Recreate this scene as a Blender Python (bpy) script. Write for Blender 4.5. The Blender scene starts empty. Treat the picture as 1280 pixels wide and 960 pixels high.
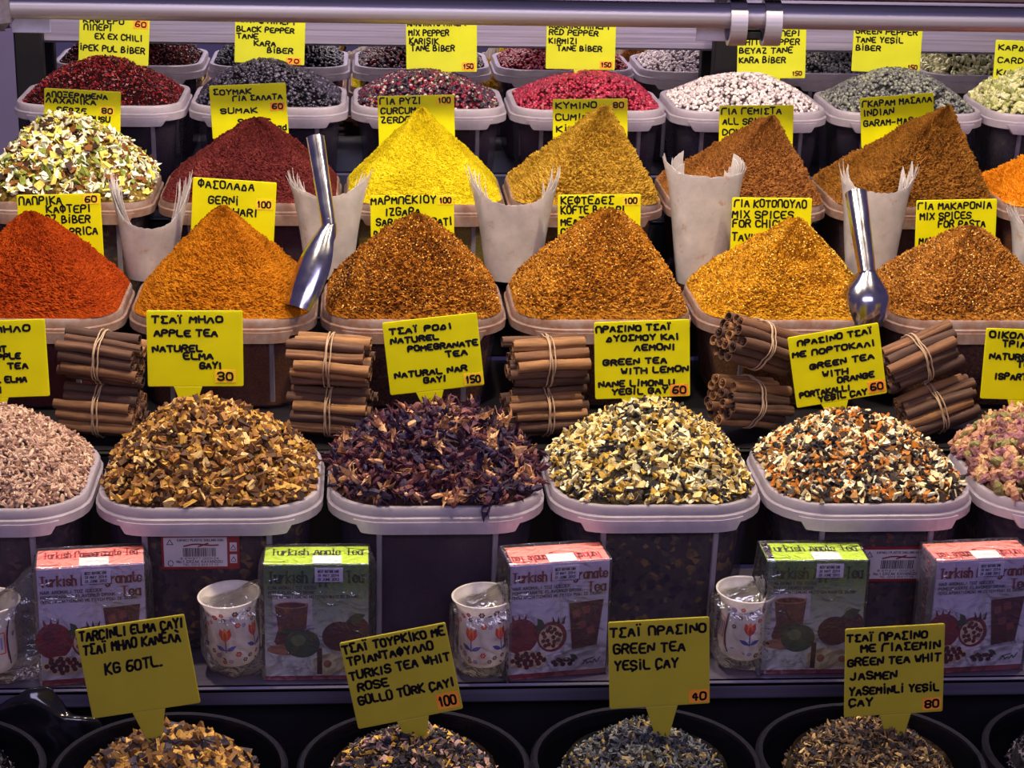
import bpy, math, random
import numpy as np
from mathutils import Matrix, Vector

# ------------------------------------------------------------------ camera, world, lights, exposure
SC = bpy.context.scene
COL = SC.collection
FPX = 2400.0
YAW, PITCH, ROLL = math.radians(4.65), math.radians(18.5), math.radians(1.43)
CAM = np.array([0.0, 0.0, 1.76])
fwd = np.array([math.sin(YAW) * math.cos(PITCH), math.cos(YAW) * math.cos(PITCH), -math.sin(PITCH)])
r0 = np.array([math.cos(YAW), -math.sin(YAW), 0.0])
u0 = np.cross(r0, fwd)
RGT = r0 * math.cos(ROLL) + u0 * math.sin(ROLL)
UPV = u0 * math.cos(ROLL) - r0 * math.sin(ROLL)
cd = bpy.data.cameras.new('camera')
cam = bpy.data.objects.new('camera', cd)
COL.objects.link(cam)
cd.sensor_width = 36.0
cd.lens = FPX / 1280.0 * 36.0
cd.clip_start = 0.05
cam.matrix_world = Matrix(((RGT[0], UPV[0], -fwd[0], CAM[0]), (RGT[1], UPV[1], -fwd[1], CAM[1]),
                           (RGT[2], UPV[2], -fwd[2], CAM[2]), (0, 0, 0, 1)))
SC.camera = cam
SC.view_settings.view_transform = 'Standard'
SC.view_settings.look = 'None'
SC.view_settings.exposure = 0.1
SC.view_settings.gamma = 1.0
SC.view_settings.use_curve_mapping = False

W = bpy.data.worlds.new('market_night')
SC.world = W
W.use_nodes = True
bgn = W.node_tree.nodes['Background']
bgn.inputs[0].default_value = (0.30, 0.23, 0.54, 1)
bgn.inputs[1].default_value = 0.20


def lamp(name, kind, loc, power, color, size=0.05, aim=None):
    l = bpy.data.lights.new(name, kind)
    l.energy = power
    l.color = color
    if kind == 'AREA':
        l.shape = 'RECTANGLE'
        l.size, l.size_y = size
    else:
        l.shadow_soft_size = size
    o = bpy.data.objects.new(name, l)
    COL.objects.link(o)
    o.location = loc
    if aim is not None:
        o.rotation_euler = (Vector(aim) - Vector(loc)).to_track_quat('-Z', 'Y').to_euler()
    return o


WARM = (1.0, 0.84, 0.56)
for lx, ly, lz, pw in ((-0.40, 2.06, 2.30, 46), (0.28, 2.10, 2.30, 48), (0.95, 2.14, 2.30, 46)):
    lamp('bulb_light', 'POINT', (lx, ly, lz), pw, WARM, 0.05)
lamp('stall_tube_light', 'AREA', (0.3, 2.55, 2.5), 16, (0.80, 0.74, 1.0), (2.2, 0.15), (0.3, 2.5, 1.0))
lamp('front_fill_light', 'AREA', (0.2, -0.6, 2.5), 31, (0.72, 0.66, 1.0), (2.4, 0.8), (0.2, 2.2, 0.9))  # added cool fill from behind the camera, brightens box and tub fronts

rng = np.random.default_rng(7)
random.seed(7)


def P(px, py, Y=None, Z=None):
    """point of the place seen at a spot of the photograph, on the vertical plane Y or the level Z"""
    d = fwd * FPX + RGT * (px - 640.0) - UPV * (py - 480.0)
    t = (Y - CAM[1]) / d[1] if Y is not None else (Z - CAM[2]) / d[2]
    return CAM + d * t


# ------------------------------------------------------------------ materials
def lin(c):
    return tuple(((x / 255.0) / 12.92 if x / 255.0 <= 0.04045 else ((x / 255.0 + 0.055) / 1.055) ** 2.4) for x in c[:3]) + (1.0,)


class NT:
    def __init__(s, name):
        s.m = bpy.data.materials.new(name)
        s.m.use_nodes = True
        s.t = s.m.node_tree
        s.t.nodes.clear()
        s.out = s.t.nodes.new('ShaderNodeOutputMaterial')

    def n(s, typ, ins=None, **kw):
        nd = s.t.nodes.new('ShaderNode' + typ)
        for k, v in kw.items():
            setattr(nd, k, v)
        for k, v in (ins or {}).items():
            if hasattr(v, 'is_output'):
                s.t.links.new(v, nd.inputs[k])
            else:
                nd.inputs[k].default_value = v
        return nd

    def ramp(s, fac, stops, interp='LINEAR'):
        nd = s.t.nodes.new('ShaderNodeValToRGB')
        s.t.links.new(fac, nd.inputs[0])
        cr = nd.color_ramp
        cr.interpolation = interp
        while len(cr.elements) < len(stops):
            cr.elements.new(0.5)
        for e, (p, c) in zip(cr.elements, stops):
            e.position = p
            e.color = c
        return nd.outputs[0]

    def done(s, sh):
        s.t.links.new(sh, s.out.inputs[0])
        return s.m


_mc = {}


def mat(name, rgb, rough=0.6, metal=0.0, vary=0.12, scale=60.0, bump=0.0, spec=0.4):
    """plain painted or printed surface with slight procedural variation"""
    if name in _mc:
        return _mc[name]
    t = NT(name)
    c = lin(rgb)
    co = t.n('TexCoord').outputs['Object']
    nz = t.n('TexNoise', {'Vector': co, 'Scale': scale, 'Detail': 4.0}).outputs[0]
    col = t.ramp(nz, [(0.3, tuple(x * (1 - vary) for x in c[:3]) + (1,)), (0.7, tuple(min(1, x * (1 + vary)) for x in c[:3]) + (1,))])
    p = t.n('BsdfPrincipled', {'Base Color': col, 'Roughness': rough, 'Metallic': metal, 'Specular IOR Level': spec})
    if bump:
        b = t.n('Bump', {'Height': nz, 'Strength': bump, 'Distance': 0.002})
        t.t.links.new(b.outputs[0], p.inputs['Normal'])
    _mc[name] = t.done(p.outputs[0])
    return _mc[name]


def powder_mat(name, dark, mid, light, grain=900.0, bump=0.7):
    t = NT(name)
    co = t.n('TexCoord').outputs['Object']
    v = t.n('TexVoronoi', {'Vector': co, 'Scale': grain}).outputs['Color']
    g = t.n('SeparateColor', {0: v}).outputs[0]
    n2 = t.n('TexNoise', {'Vector': co, 'Scale': grain * 0.22, 'Detail': 5.0, 'Roughness': 0.7}).outputs[0]
    n3 = t.n('TexNoise', {'Vector': co, 'Scale': 22.0, 'Detail': 2.0}).outputs[0]
    f = t.n('Math', {0: g, 1: n2}, operation='ADD').outputs[0]
    f = t.n('Math', {0: f, 1: n3}, operation='ADD').outputs[0]
    f = t.n('Math', {0: f, 1: 3.0}, operation='DIVIDE').outputs[0]
    col = t.ramp(f, [(0.30, lin(dark)), (0.48, lin(mid)), (0.60, lin(mid)), (0.72, lin(light))])
    nb = t.n('TexNoise', {'Vector': co, 'Scale': grain * 0.45, 'Detail': 5.0, 'Roughness': 0.75}).outputs[0]
    b = t.n('Bump', {'Height': nb, 'Strength': bump, 'Distance': 0.003})
    p = t.n('BsdfPrincipled', {'Base Color': col, 'Roughness': 0.95, 'Specular IOR Level': 0.1, 'Normal': b.outputs[0]})
    return t.done(p.outputs[0])


def plastic_mat(name, rgb, clear, dust=None, dust_amt=0.5, rough=0.3, glow=0.35):
    """milky polypropylene: part see-through, part diffuse and translucent"""
    t = NT(name)
    co = t.n('TexCoord').outputs['Object']
    nz = t.n('TexNoise', {'Vector': co, 'Scale': 28.0, 'Detail': 6.0, 'Roughness': 0.65}).outputs[0]
    base = t.ramp(nz, [(0.3, lin([x * 0.86 for x in rgb])), (0.7, lin(rgb))])
    if dust:
        dn = t.n('TexNoise', {'Vector': co, 'Scale': 45.0, 'Detail': 8.0, 'Roughness': 0.7}).outputs[0]
        dm = t.ramp(dn, [(0.62 - 0.25 * dust_amt, (0, 0, 0, 1)), (0.72, (0.85, 0.85, 0.85, 1))])
        base = t.n('MixRGB', {0: dm, 1: base, 2: lin(dust)}).outputs[0]
    p = t.n('BsdfPrincipled', {'Base Color': base, 'Roughness': rough, 'Specular IOR Level': 0.5})
    tl = t.n('BsdfTranslucent', {'Color': base})
    m1 = t.n('MixShader', {0: glow, 1: p.outputs[0], 2: tl.outputs[0]})
    tr = t.n('BsdfTransparent', {'Color': (0.93, 0.92, 0.96, 1)})
    m2 = t.n('MixShader', {0: clear, 1: m1.outputs[0], 2: tr.outputs[0]})
    return t.done(m2.outputs[0])


def film_mat(name, tint=(1, 1, 1, 1), base=0.07, haze=0.03):
    t = NT(name)
    co = t.n('TexCoord').outputs['Object']
    nz = t.n('TexNoise', {'Vector': co, 'Scale': 38.0, 'Detail': 3.0, 'Distortion': 1.5}).outputs[0]
    b = t.n('Bump', {'Height': nz, 'Strength': 0.65, 'Distance': 0.008})
    gl = t.n('BsdfGlossy', {'Color': (1, 1, 1, 1), 'Roughness': 0.10, 'Normal': b.outputs[0]})
    fr = t.n('Fresnel', {'IOR': 1.45, 'Normal': b.outputs[0]})
    f = t.n('Math', {0: fr.outputs[0], 1: 1.1}, operation='MULTIPLY').outputs[0]
    f = t.n('Math', {0: f, 1: base}, operation='ADD').outputs[0]
    tr = t.n('BsdfTransparent', {'Color': tint})
    df = t.n('BsdfDiffuse', {'Color': (0.8, 0.78, 0.9, 1)})
    m0 = t.n('MixShader', {0: haze, 1: tr.outputs[0], 2: df.outputs[0]})
    m = t.n('MixShader', {0: f, 1: m0.outputs[0], 2: gl.outputs[0]})
    return t.done(m.outputs[0])


def brushed_mat(name, rgb, rough=0.32, stretch=(2, 220, 220), metal=1.0):
    t = NT(name)
    co = t.n('TexCoord').outputs['Object']
    mp = t.n('Mapping', {'Vector': co, 'Scale': stretch})
    nz = t.n('TexNoise', {'Vector': mp.outputs[0], 'Scale': 1.0, 'Detail': 3.0}).outputs[0]
    col = t.ramp(nz, [(0.3, lin([x * 0.88 for x in rgb])), (0.7, lin(rgb))])
    rg = t.ramp(nz, [(0.3, (rough * 0.8,) * 3 + (1,)), (0.7, (rough * 1.25,) * 3 + (1,))])
    b = t.n('Bump', {'Height': nz, 'Strength': 0.08, 'Distance': 0.001})
    p = t.n('BsdfPrincipled', {'Base Color': col, 'Metallic': metal, 'Roughness': rg, 'Normal': b.outputs[0]})
    return t.done(p.outputs[0])


def sign_mat(name, rgb):
    t = NT(name)
    co = t.n('TexCoord').outputs['Object']
    nz = t.n('TexNoise', {'Vector': co, 'Scale': 14.0, 'Detail': 5.0}).outputs[0]
    col = t.ramp(nz, [(0.3, lin([x * 0.94 for x in rgb])), (0.7, lin(rgb))])
    nb = t.n('TexNoise', {'Vector': co, 'Scale': 9.0, 'Detail': 2.0}).outputs[0]
    b = t.n('Bump', {'Height': nb, 'Strength': 0.15, 'Distance': 0.01})
    p = t.n('BsdfPrincipled', {'Base Color': col, 'Roughness': 0.28, 'Specular IOR Level': 0.45, 'Normal': b.outputs[0]})
    tl = t.n('BsdfTranslucent', {'Color': col})
    m = t.n('MixShader', {0: 0.42, 1: p.outputs[0], 2: tl.outputs[0]})
    return t.done(m.outputs[0])


M_SIGN = sign_mat('yellow_acrylic', (255, 250, 12))
M_SIGN_PALE = sign_mat('pale_yellow_acrylic', (238, 240, 62))
M_SIGN_DEEP = sign_mat('muted_yellow_acrylic', (210, 196, 66))  # darker, less saturated yellow for the bottom row signs
M_INK = mat('black_marker_ink', (12, 9, 16), 0.45)
M_INKR = mat('red_marker_ink', (120, 16, 20), 0.45)
M_PRICE = mat('orange_price_paper', (250, 150, 40), 0.7)
M_PRICEY = mat('amber_price_paper', (246, 196, 30), 0.7)
M_RIM = plastic_mat('milky_rim_plastic', (228, 214, 226), 0.26)
M_RIMW = plastic_mat('dusty_rim_plastic', (220, 196, 186), 0.2, (166, 96, 36), 1.15)
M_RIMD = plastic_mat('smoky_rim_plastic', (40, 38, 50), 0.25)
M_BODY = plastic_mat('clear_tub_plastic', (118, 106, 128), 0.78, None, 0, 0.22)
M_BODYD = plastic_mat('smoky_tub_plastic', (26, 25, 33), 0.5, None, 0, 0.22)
M_RIB = plastic_mat('tub_rib_plastic', (196, 184, 198), 0.35)
M_STEEL = brushed_mat('brushed_steel', (186, 180, 202), 0.42, (2, 220, 220), 0.55)
M_RAIL = brushed_mat('flat_rail_steel', (180, 170, 206), 0.5, (3, 120, 300), 0.7)
M_STEELD = brushed_mat('dull_shelf_steel', (128, 120, 146), 0.38, (2, 220, 220), 0.55)
M_CHROME = brushed_mat('polished_scoop_steel', (225, 222, 230), 0.17, (60, 60, 60))
M_DARK = mat('dark_painted_steel', (26, 23, 30), 0.6, spec=0.2)
M_BLACK = mat('black_rubber', (14, 13, 16), 0.6)
M_WHITEP = mat('white_plate_paint', (226, 222, 230), 0.4)
M_FILM = film_mat('clear_wrapping_film')
M_BAGS = plastic_mat('folded_bag_plastic', (255, 248, 242), 0.45, (216, 170, 120), 0.15, 0.2, 0.30)
M_CUPP = plastic_mat('white_cup_plastic', (255, 246, 244), 0.04, None, 0, 0.22, 0.4)


# ------------------------------------------------------------------ mesh building
class MB:
    def __init__(s):
        s.v, s.f, s.m = [], [], []

    def add(s, verts, faces, mi=0):
        b = len(s.v)
        s.v.extend([tuple(map(float, p)) for p in verts])
        for f in faces:
            s.f.append(tuple(b + i for i in f))
            s.m.append(mi)
        return s

    def box(s, c, size, M=None, mi=0, bev=0.0):
        x, y, z = (k / 2 for k in size)
        if bev > 0:
            b = min(bev, x * .9, y * .9, z * .9)
            loops = []
            for zz, ins in ((-z, b), (-z + b, 0), (z - b, 0), (z, b)):
                X, Yy = x - ins, y - ins
                loops.append([(X - b, -Yy, zz), (X, -Yy + b, zz), (X, Yy - b, zz), (X - b, Yy, zz),
                              (-X + b, Yy, zz), (-X, Yy - b, zz), (-X, -Yy + b, zz), (-X + b, -Yy, zz)])
            pts = [p for l in loops for p in l]
            fs = [(i * 8 + j, i * 8 + (j + 1) % 8, i * 8 + 8 + (j + 1) % 8, i * 8 + 8 + j) for i in range(3) for j in range(8)]
            fs += [tuple(range(7, -1, -1)), tuple(range(24, 32))]
        else:
            pts = [(-x, -y, -z), (x, -y, -z), (x, y, -z), (-x, y, -z), (-x, -y, z), (x, -y, z), (x, y, z), (-x, y, z)]
            fs = [(3, 2, 1, 0), (4, 5, 6, 7), (0, 1, 5, 4), (1, 2, 6, 5), (2, 3, 7, 6), (3, 0, 4, 7)]
        c = np.array(c, float)
        pts = np.array(pts)
        if M is not None:
            pts = pts @ np.array(M).T
        return s.add(pts + c, fs, mi)

    def loft(s, loops, cap=(False, False), closed=True, mi=0, ring=False):
        n = len(loops[0])
        k = len(loops)
        fs = []
        for i in range(k if ring else k - 1):
            a, b = i * n, ((i + 1) % k) * n
            for j in range(n if closed else n - 1):
                fs.append((a + j, a + (j + 1) % n, b + (j + 1) % n, b + j))
        if cap[0]:
            fs.append(tuple(range(n - 1, -1, -1)))
        if cap[1]:
            fs.append(tuple((k - 1) * n + j for j in range(n)))
        return s.add([p for l in loops for p in l], fs, mi)

    def tube(s, path, r, n=10, cap=True, mi=0, ring=False):
        path = [np.array(p, float) for p in path]
        k = len(path)
        rr_ = r if hasattr(r, '__len__') else [r] * k
        loops = []
        ref = None
        for i in range(k):
            if ring:
                t = path[(i + 1) % k] - path[i - 1]
            else:
                t = path[min(i + 1, k - 1)] - path[max(i - 1, 0)]
            t = t / (np.linalg.norm(t) + 1e-12)
            if ref is None:
                a = np.array([0, 0, 1.0]) if abs(t[2]) < 0.9 else np.array([1.0, 0, 0])
                ref = np.cross(t, a)
            ref = ref - t * np.dot(ref, t)
            ref /= np.linalg.norm(ref)
            bi = np.cross(t, ref)
            loops.append([path[i] + rr_[i] * (ref * math.cos(2 * math.pi * j / n) + bi * math.sin(2 * math.pi * j / n)) for j in range(n)])
        return s.loft(loops, (cap and not ring, cap and not ring), mi=mi, ring=ring)

    def lathe(s, prof, n=32, mi=0, c=(0, 0, 0)):
        loops = [[(c[0] + r * math.cos(2 * math.pi * j / n), c[1] + r * math.sin(2 * math.pi * j / n), c[2] + z) for j in range(n)] for r, z in prof]
        return s.loft(loops, mi=mi)

    def build(s, name, mats, parent=None, smooth=False, loc=None):
        me = bpy.data.meshes.new(name)
        me.from_pydata(s.v, [], s.f)
        mats = mats if isinstance(mats, (list, tuple)) else [mats]
        for m in mats:
            me.materials.append(m)
        if len(mats) > 1:
            me.polygons.foreach_set('material_index', s.m)
        if smooth:
            me.polygons.foreach_set('use_smooth', [True] * len(me.polygons))
            me.set_sharp_from_angle(angle=math.radians(42))
        me.update()
        o = bpy.data.objects.new(name, me)
        COL.objects.link(o)
        if parent is not None:
            o.parent = parent
        if loc is not None:
            o.location = loc
        return o


def np_mesh(name, V, F, MI, mats, smooth=False, parent=None):
    """fast mesh of equal-sided faces: V (n,3), F (m,k), MI (m,)"""
    me = bpy.data.meshes.new(name)
    blocks = F if isinstance(F, list) else [F]
    me.vertices.add(len(V))
    me.vertices.foreach_set('co', np.asarray(V, np.float32).ravel())
    tot = sum(b.size for b in blocks)
    me.loops.add(tot)
    me.loops.foreach_set('vertex_index', np.concatenate([b.ravel() for b in blocks]).astype(np.int32))
    npoly = sum(len(b) for b in blocks)
    me.polygons.add(npoly)
    sizes = np.concatenate([np.full(len(b), b.shape[1], np.int32) for b in blocks])
    starts = np.concatenate([[0], np.cumsum(sizes)[:-1]]).astype(np.int32)
    me.polygons.foreach_set('loop_start', starts)
    try:
        me.polygons.foreach_set('loop_total', sizes)
    except Exception:
        pass
    for m in mats:
        me.materials.append(m)
    me.polygons.foreach_set('material_index', np.asarray(MI, np.int32))
    me.polygons.foreach_set('use_smooth', np.full(npoly, bool(smooth)))
    me.update(calc_edges=True)
    me.validate()
    o = bpy.data.objects.new(name, me)
    COL.objects.link(o)
    if parent is not None:
        o.parent = parent
    return o


def tag(o, label, cat, group=None, kind=None):
    o['label'] = label
    o['category'] = cat
    if group:
        o['group'] = group
    if kind:
        o['kind'] = kind
    return o


def empty(name, loc=(0, 0, 0), M=None):
    o = bpy.data.objects.new(name, None)
    o.empty_display_size = 0.03
    COL.objects.link(o)
    if M is not None:
        o.matrix_world = M
    else:
        o.location = loc
    return o


def rrect(w, d, r, n=8):
    """rounded rectangle loop, counter-clockwise from the front-right corner"""
    pts = []
    for cx, cy, a0 in ((w / 2 - r, -d / 2 + r, -90), (w / 2 - r, d / 2 - r, 0), (-w / 2 + r, d / 2 - r, 90), (-w / 2 + r, -d / 2 + r, 180)):
        for i in range(n + 1):
            a = math.radians(a0 + 90.0 * i / n)
            pts.append((cx + r * math.cos(a), cy + r * math.sin(a)))
    return pts


def resample(pts, n):
    p = np.array(pts + [pts[0]])
    d = np.concatenate([[0], np.cumsum(np.linalg.norm(np.diff(p, axis=0), axis=1))])
    t = np.linspace(0, d[-1], n, endpoint=False)
    return np.stack([np.interp(t, d, p[:, 0]), np.interp(t, d, p[:, 1])], 1)


def vnoise(p, scale, seed=0):
    """vectorised value noise, about -1..1"""
    q = np.asarray(p) * scale + seed * 17.31
    i = np.floor(q).astype(np.int64)
    f = q - i
    f = f * f * (3 - 2 * f)

    def h(a, b, c):
        n = (a * 374761393 + b * 668265263 + c * 2147483647 + seed * 974711) & 0xFFFFFFFF
        n = ((n ^ (n >> 13)) * 1274126177) & 0xFFFFFFFF
        n = n ^ (n >> 16)
        return (n & 0xFFFF) / 32767.5 - 1.0
    r = 0
    for dx in (0, 1):
        for dy in (0, 1):
            for dz in (0, 1):
                w = (f[:, 0] if dx else 1 - f[:, 0]) * (f[:, 1] if dy else 1 - f[:, 1]) * (f[:, 2] if dz else 1 - f[:, 2])
                r = r + w * h(i[:, 0] + dx, i[:, 1] + dy, i[:, 2] + dz)
    return r


# ------------------------------------------------------------------ hand lettering (marker strokes)
G = {'A': '00 26 40|12 32', 'B': '00 06 26 35 34 23 03|23 42 41 20 00', 'C': '45 36 16 05 01 10 30 41', 'D': '00 06 26 44 42 20 00',
     'E': '40 00 06 46|03 33', 'F': '00 06 46|03 33', 'G': '45 36 16 05 01 10 30 41 43 23', 'H': '00 06|40 46|03 43', 'I': '10 16',
     'J': '36 31 20 10 01', 'K': '00 06|46 03 40', 'L': '06 00 40', 'M': '00 06 22 46 40', 'N': '00 06 40 46',
     'O': '16 05 01 10 30 41 45 36 16', 'P': '00 06 36 45 44 33 03', 'Q': '16 05 01 10 30 41 45 36 16|22 40',
     'R': '00 06 36 45 44 33 03|23 40', 'S': '45 36 16 05 04 13 33 42 41 30 10 01', 'T': '06 46|26 20', 'U': '06 01 10 30 41 46',
     'V': '06 20 46', 'W': '06 10 24 30 46', 'X': '06 40|00 46', 'Y': '06 23 46|23 20', 'Z': '06 46 00 40',
     'Γ': '00 06 46', 'Δ': '00 26 40 00', 'Θ': '16 05 01 10 30 41 45 36 16|13 33', 'Λ': '00 26 40', 'Ξ': '06 46|13 33|00 40',
     'Π': '00 06 46 40', 'Σ': '46 06 23 00 40', 'Φ': '20 26|15 04 02 11 31 42 44 35 15', 'Ψ': '20 26|06 04 13 33 44 46',
     'Ω': '00 10 12 04 15 26 35 44 32 30 40', '0': '16 05 01 10 30 41 45 36 16', '1': '04 16 10', '2': '05 16 36 45 44 00 40',
     '3': '05 16 36 45 44 33 13|33 42 41 30 10 01', '4': '30 36 02 42', '5': '46 06 03 33 42 41 30 00',
     '6': '46 16 03 01 10 30 41 42 33 13 02', '7': '06 46 10', '8': '13 04 05 16 36 45 44 33 13 02 01 10 30 41 42 33',
     '9': '43 23 04 05 16 36 45 43 30', '-': '03 33', '.': '00 10', ':': '00 00|04 04', ',': '0- 11',
     'a': '34 30|33 24 14 03 01 10 20 31', 'c': '33 24 14 03 01 10 20 31', 'd': '36 30|33 24 14 03 01 10 20 31',
     'e': '02 32 33 24 14 03 01 10 20 31', 'g': '34 3- 2= 1= 0-|33 24 14 03 01 10 20 31', 'h': '00 06|03 14 24 33 30',
     'i': '10 14|16 16', 'k': '00 06|34 02 30', 'l': '10 16', 'm': '00 04|03 14 23 20|23 34 43 40', 'n': '00 04|03 14 24 33 30',
     'o': '14 03 01 10 20 31 33 24 14', 'p': '0= 04|03 14 24 33 31 20 10 01', 'r': '00 04|02 13 24 34',
     's': '33 24 14 03 12 22 31 20 10 01', 't': '16 11 20 31|04 34', 'u': '04 01 10 20 31|34 30'}
G['İ'] = '10 15|17 17'
G['Ϊ'] = '10 15|07 07|27 27'
G['Ö'] = G['O'] + '|17 17|37 37'
G['Ü'] = G['U'] + '|17 17|37 37'
G['Ç'] = G['C'] + '|20 1-'
G['Ş'] = G['S'] + '|20 1-'
G['À'] = G['A'] + '|18 37'
NARROW = {'I': 2, 'İ': 2, 'Ϊ': 2.6, '1': 2.2, 'l': 2, 'i': 2, '.': 1.5, ':': 1.5, ',': 1.5, 'm': 4}
YV = {'-': -1, '=': -2}


def glyph(ch):
    out = []
    for st in G[ch].split('|'):
        out.append([(float(p[0]), float(YV.get(p[1], 0) if p[1] in YV else p[1])) for p in st.split()])
    return out


def adv(ch, gap=1.7):
    if ch == ' ':
        return 3.2
    return NARROW.get(ch, 3.0 if ch.islower() else 4.0) + gap


def text_strokes(txt, x0, x1, y0, h, slope=0.0, jit=0.25, rs=None, slant=0.0, gap=1.7):
    """strokes in the plane: x0..x1 wide, baseline y0, capital height h"""
    rs = rs or random
    tw = sum(adv(c, gap) for c in txt) - gap
    sx = (x1 - x0) / max(tw, 0.1)
    sy = h / 6.0
    x = 0.0
    res = []
    for ch in txt:
        if ch != ' ':
            jy, jr, js = rs.uniform(-1, 1) * jit * 1.4, rs.uniform(-1, 1) * jit * 0.25, 1 + rs.uniform(-1, 1) * jit * 0.35
            for st in glyph(ch):
                q = []
                for (a, b) in st:
                    a2 = a + slant * b + jr * (b - 3) + rs.uniform(-1, 1) * jit * .5
                    b2 = b * js + jy + rs.uniform(-1, 1) * jit * .5
                    X = x0 + (x + a2) * sx
                    q.append((X, y0 + b2 * sy + slope * (X - x0)))
                res.append(q)
        x += adv(ch, gap)
    return res


def chaikin(q):
    if len(q) < 3:
        return q
    out = [q[0]]
    for a, b in zip(q[:-1], q[1:]):
        out.append((a[0] * .75 + b[0] * .25, a[1] * .75 + b[1] * .25))
        out.append((a[0] * .25 + b[0] * .75, a[1] * .25 + b[1] * .75))
    out.append(q[-1])
    return out


def ink(mb, strokes, r, to3, smooth=True, mi=0, thin=None):
    """marker strokes as flat round-ended ribbons; to3 maps the plane into space"""
    for q in strokes:
        if smooth:
            q = chaikin(q)
        if len(q) == 1 or (len(q) == 2 and q[0] == q[1]):
            q = [q[0], (q[0][0] + r * .2, q[0][1])]
        for a, b in zip(q[:-1], q[1:]):
            dx, dy = b[0] - a[0], b[1] - a[1]
            L = math.hypot(dx, dy) or 1e-9
            dx, dy = dx / L, dy / L
            rr_ = r
            if thin is not None:            # pen contrast: upright strokes thick, level ones thin
                rr_ = r * (thin + (1 - thin) * abs(dy))
            pts = []
            for ang in (90, 135, 180, 225, 270):
                t = math.radians(ang)
                pts.append((a[0] + rr_ * (math.cos(t) * dx - math.sin(t) * dy), a[1] + rr_ * (math.cos(t) * dy + math.sin(t) * dx)))
            for ang in (-90, -45, 0, 45, 90):
                t = math.radians(ang)
                pts.append((b[0] + rr_ * (math.cos(t) * dx - math.sin(t) * dy), b[1] + rr_ * (math.cos(t) * dy + math.sin(t) * dx)))
            mb.add([to3(*p) for p in pts], [tuple(range(10))], mi)


def serif_strokes(txt, x0, x1, y0, h):
    st = text_strokes(txt, x0, x1, y0, h, jit=0.0, gap=1.0)
    ser = []
    for q in st:
        for e, nb in ((q[0], q[1] if len(q) > 1 else q[0]), (q[-1], q[-2] if len(q) > 1 else q[-1])):
            if abs(e[0] - nb[0]) < abs(e[1] - nb[1]) * 0.3 and abs(e[1] - nb[1]) > h * .2:
                ser.append([(e[0] - h * .10, e[1]), (e[0] + h * .10, e[1])])
    return st, ser

# ------------------------------------------------------------------ setting and the stall
def struct(o):
    o['kind'] = 'structure'
    return o


M_WALL = mat('painted_wall', (126, 114, 156), 0.8, vary=0.06, scale=4)
M_FLOOR = mat('market_floor', (70, 64, 78), 0.7, vary=0.2, scale=6)
struct(MB().box((0.3, 4.4, 1.5), (6, 0.1, 3.4)).build('wall_back', M_WALL))
struct(MB().box((0.3, 1.6, -0.225), (6, 5.6, 0.05)).build('floor', M_FLOOR))

ZD, ZC, ZB, ZA, ZE = 0.936, 1.041, 1.132, 1.216, 0.740        # rim heights of the five rows
SD, SCL, SB, SA, SE = 0.750, 0.912, 0.975, 1.050, 0.545       # shelf heights
X0, X1 = -0.95, 1.55


def part(mb, name, m, root, smooth=False):
    o = mb.build(name, m, root, smooth)
    o.location = -Vector(root.location)
    return o


def shelf(y0, y1, z, lip, m, label):
    mb = MB()
    mb.box(((X0 + X1) / 2, (y0 + y1) / 2, z - 0.004), (X1 - X0, y1 - y0, 0.008), bev=0.002)
    mb.box(((X0 + X1) / 2, y0 + 0.004, z - lip / 2), (X1 - X0, 0.008, lip), bev=0.003)
    return tag(mb.build('shelf', m), label, 'shelf', 'stepped shelves of the stall')


shelf(1.58, 1.96, SE, 0.03, M_DARK, 'dark lowest shelf under the round buckets')
shelf(1.943, 2.258, SD, 0.024, M_STEELD, 'grey steel shelf with folded front lip under the tea boxes')
shelf(2.262, 2.636, SCL, 0.16, M_DARK, 'dark shelf step carrying the cinnamon bundles and second row tubs')
shelf(2.640, 2.916, SB, 0.06, M_DARK, 'dark shelf step under the sumac, turmeric and cumin tubs')
shelf(2.920, 3.240, SA, 0.07, M_DARK, 'dark top shelf step under the peppercorn tubs')
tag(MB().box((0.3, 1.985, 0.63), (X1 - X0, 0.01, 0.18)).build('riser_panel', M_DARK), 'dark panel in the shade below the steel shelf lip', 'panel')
for xx in (-0.93, 1.53):
    for yy, z1 in ((1.62, SE - .01), (3.2, SA - .01)):
        tag(MB().box((xx, yy, (z1 - 0.2) / 2), (0.05, 0.05, z1 + 0.2), bev=0.004).build('stall_leg', M_DARK), 'dark steel leg of the stall, out of sight below', 'leg', 'stall legs')
# upright posts at the back, and the steel rail over the mirror
for px, lab in ((38, 'dark upright steel post at the left end of the mirror'), (905, 'dark upright steel post behind the white pepper sign')):
    q = P(px, 80, Y=3.195)
    tag(MB().box((q[0], 3.195, (1.42 + SA) / 2), (0.045 if px < 100 else 0.04, 0.03, 1.42 - SA), bev=0.003).build('post', M_DARK), lab, 'post')

mirror = MB().box(((X0 + 0.42 + X1) / 2, 3.256, 1.18), (X1 - X0 - 0.42, 0.006, 0.26), bev=0.001)
tm = NT('mirror_glass')
mg = tm.n('BsdfGlossy', {'Color': (0.80, 0.80, 0.86, 1), 'Roughness': 0.01})
mirror = mirror.build('mirror', tm.done(mg.outputs[0]))
tag(mirror, 'long mirror behind the back row of tubs, under the steel rail', 'mirror')
bx = MB().box(((X0 + 0.42 + X1) / 2, 3.232, 1.325), (X1 - X0 - 0.42, 0.03, 0.105), bev=0.004)
rail = bx.build('steel_rail', M_RAIL)
tag(rail, 'wide flat brushed steel rail across the back above the mirror', 'rail')

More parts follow.
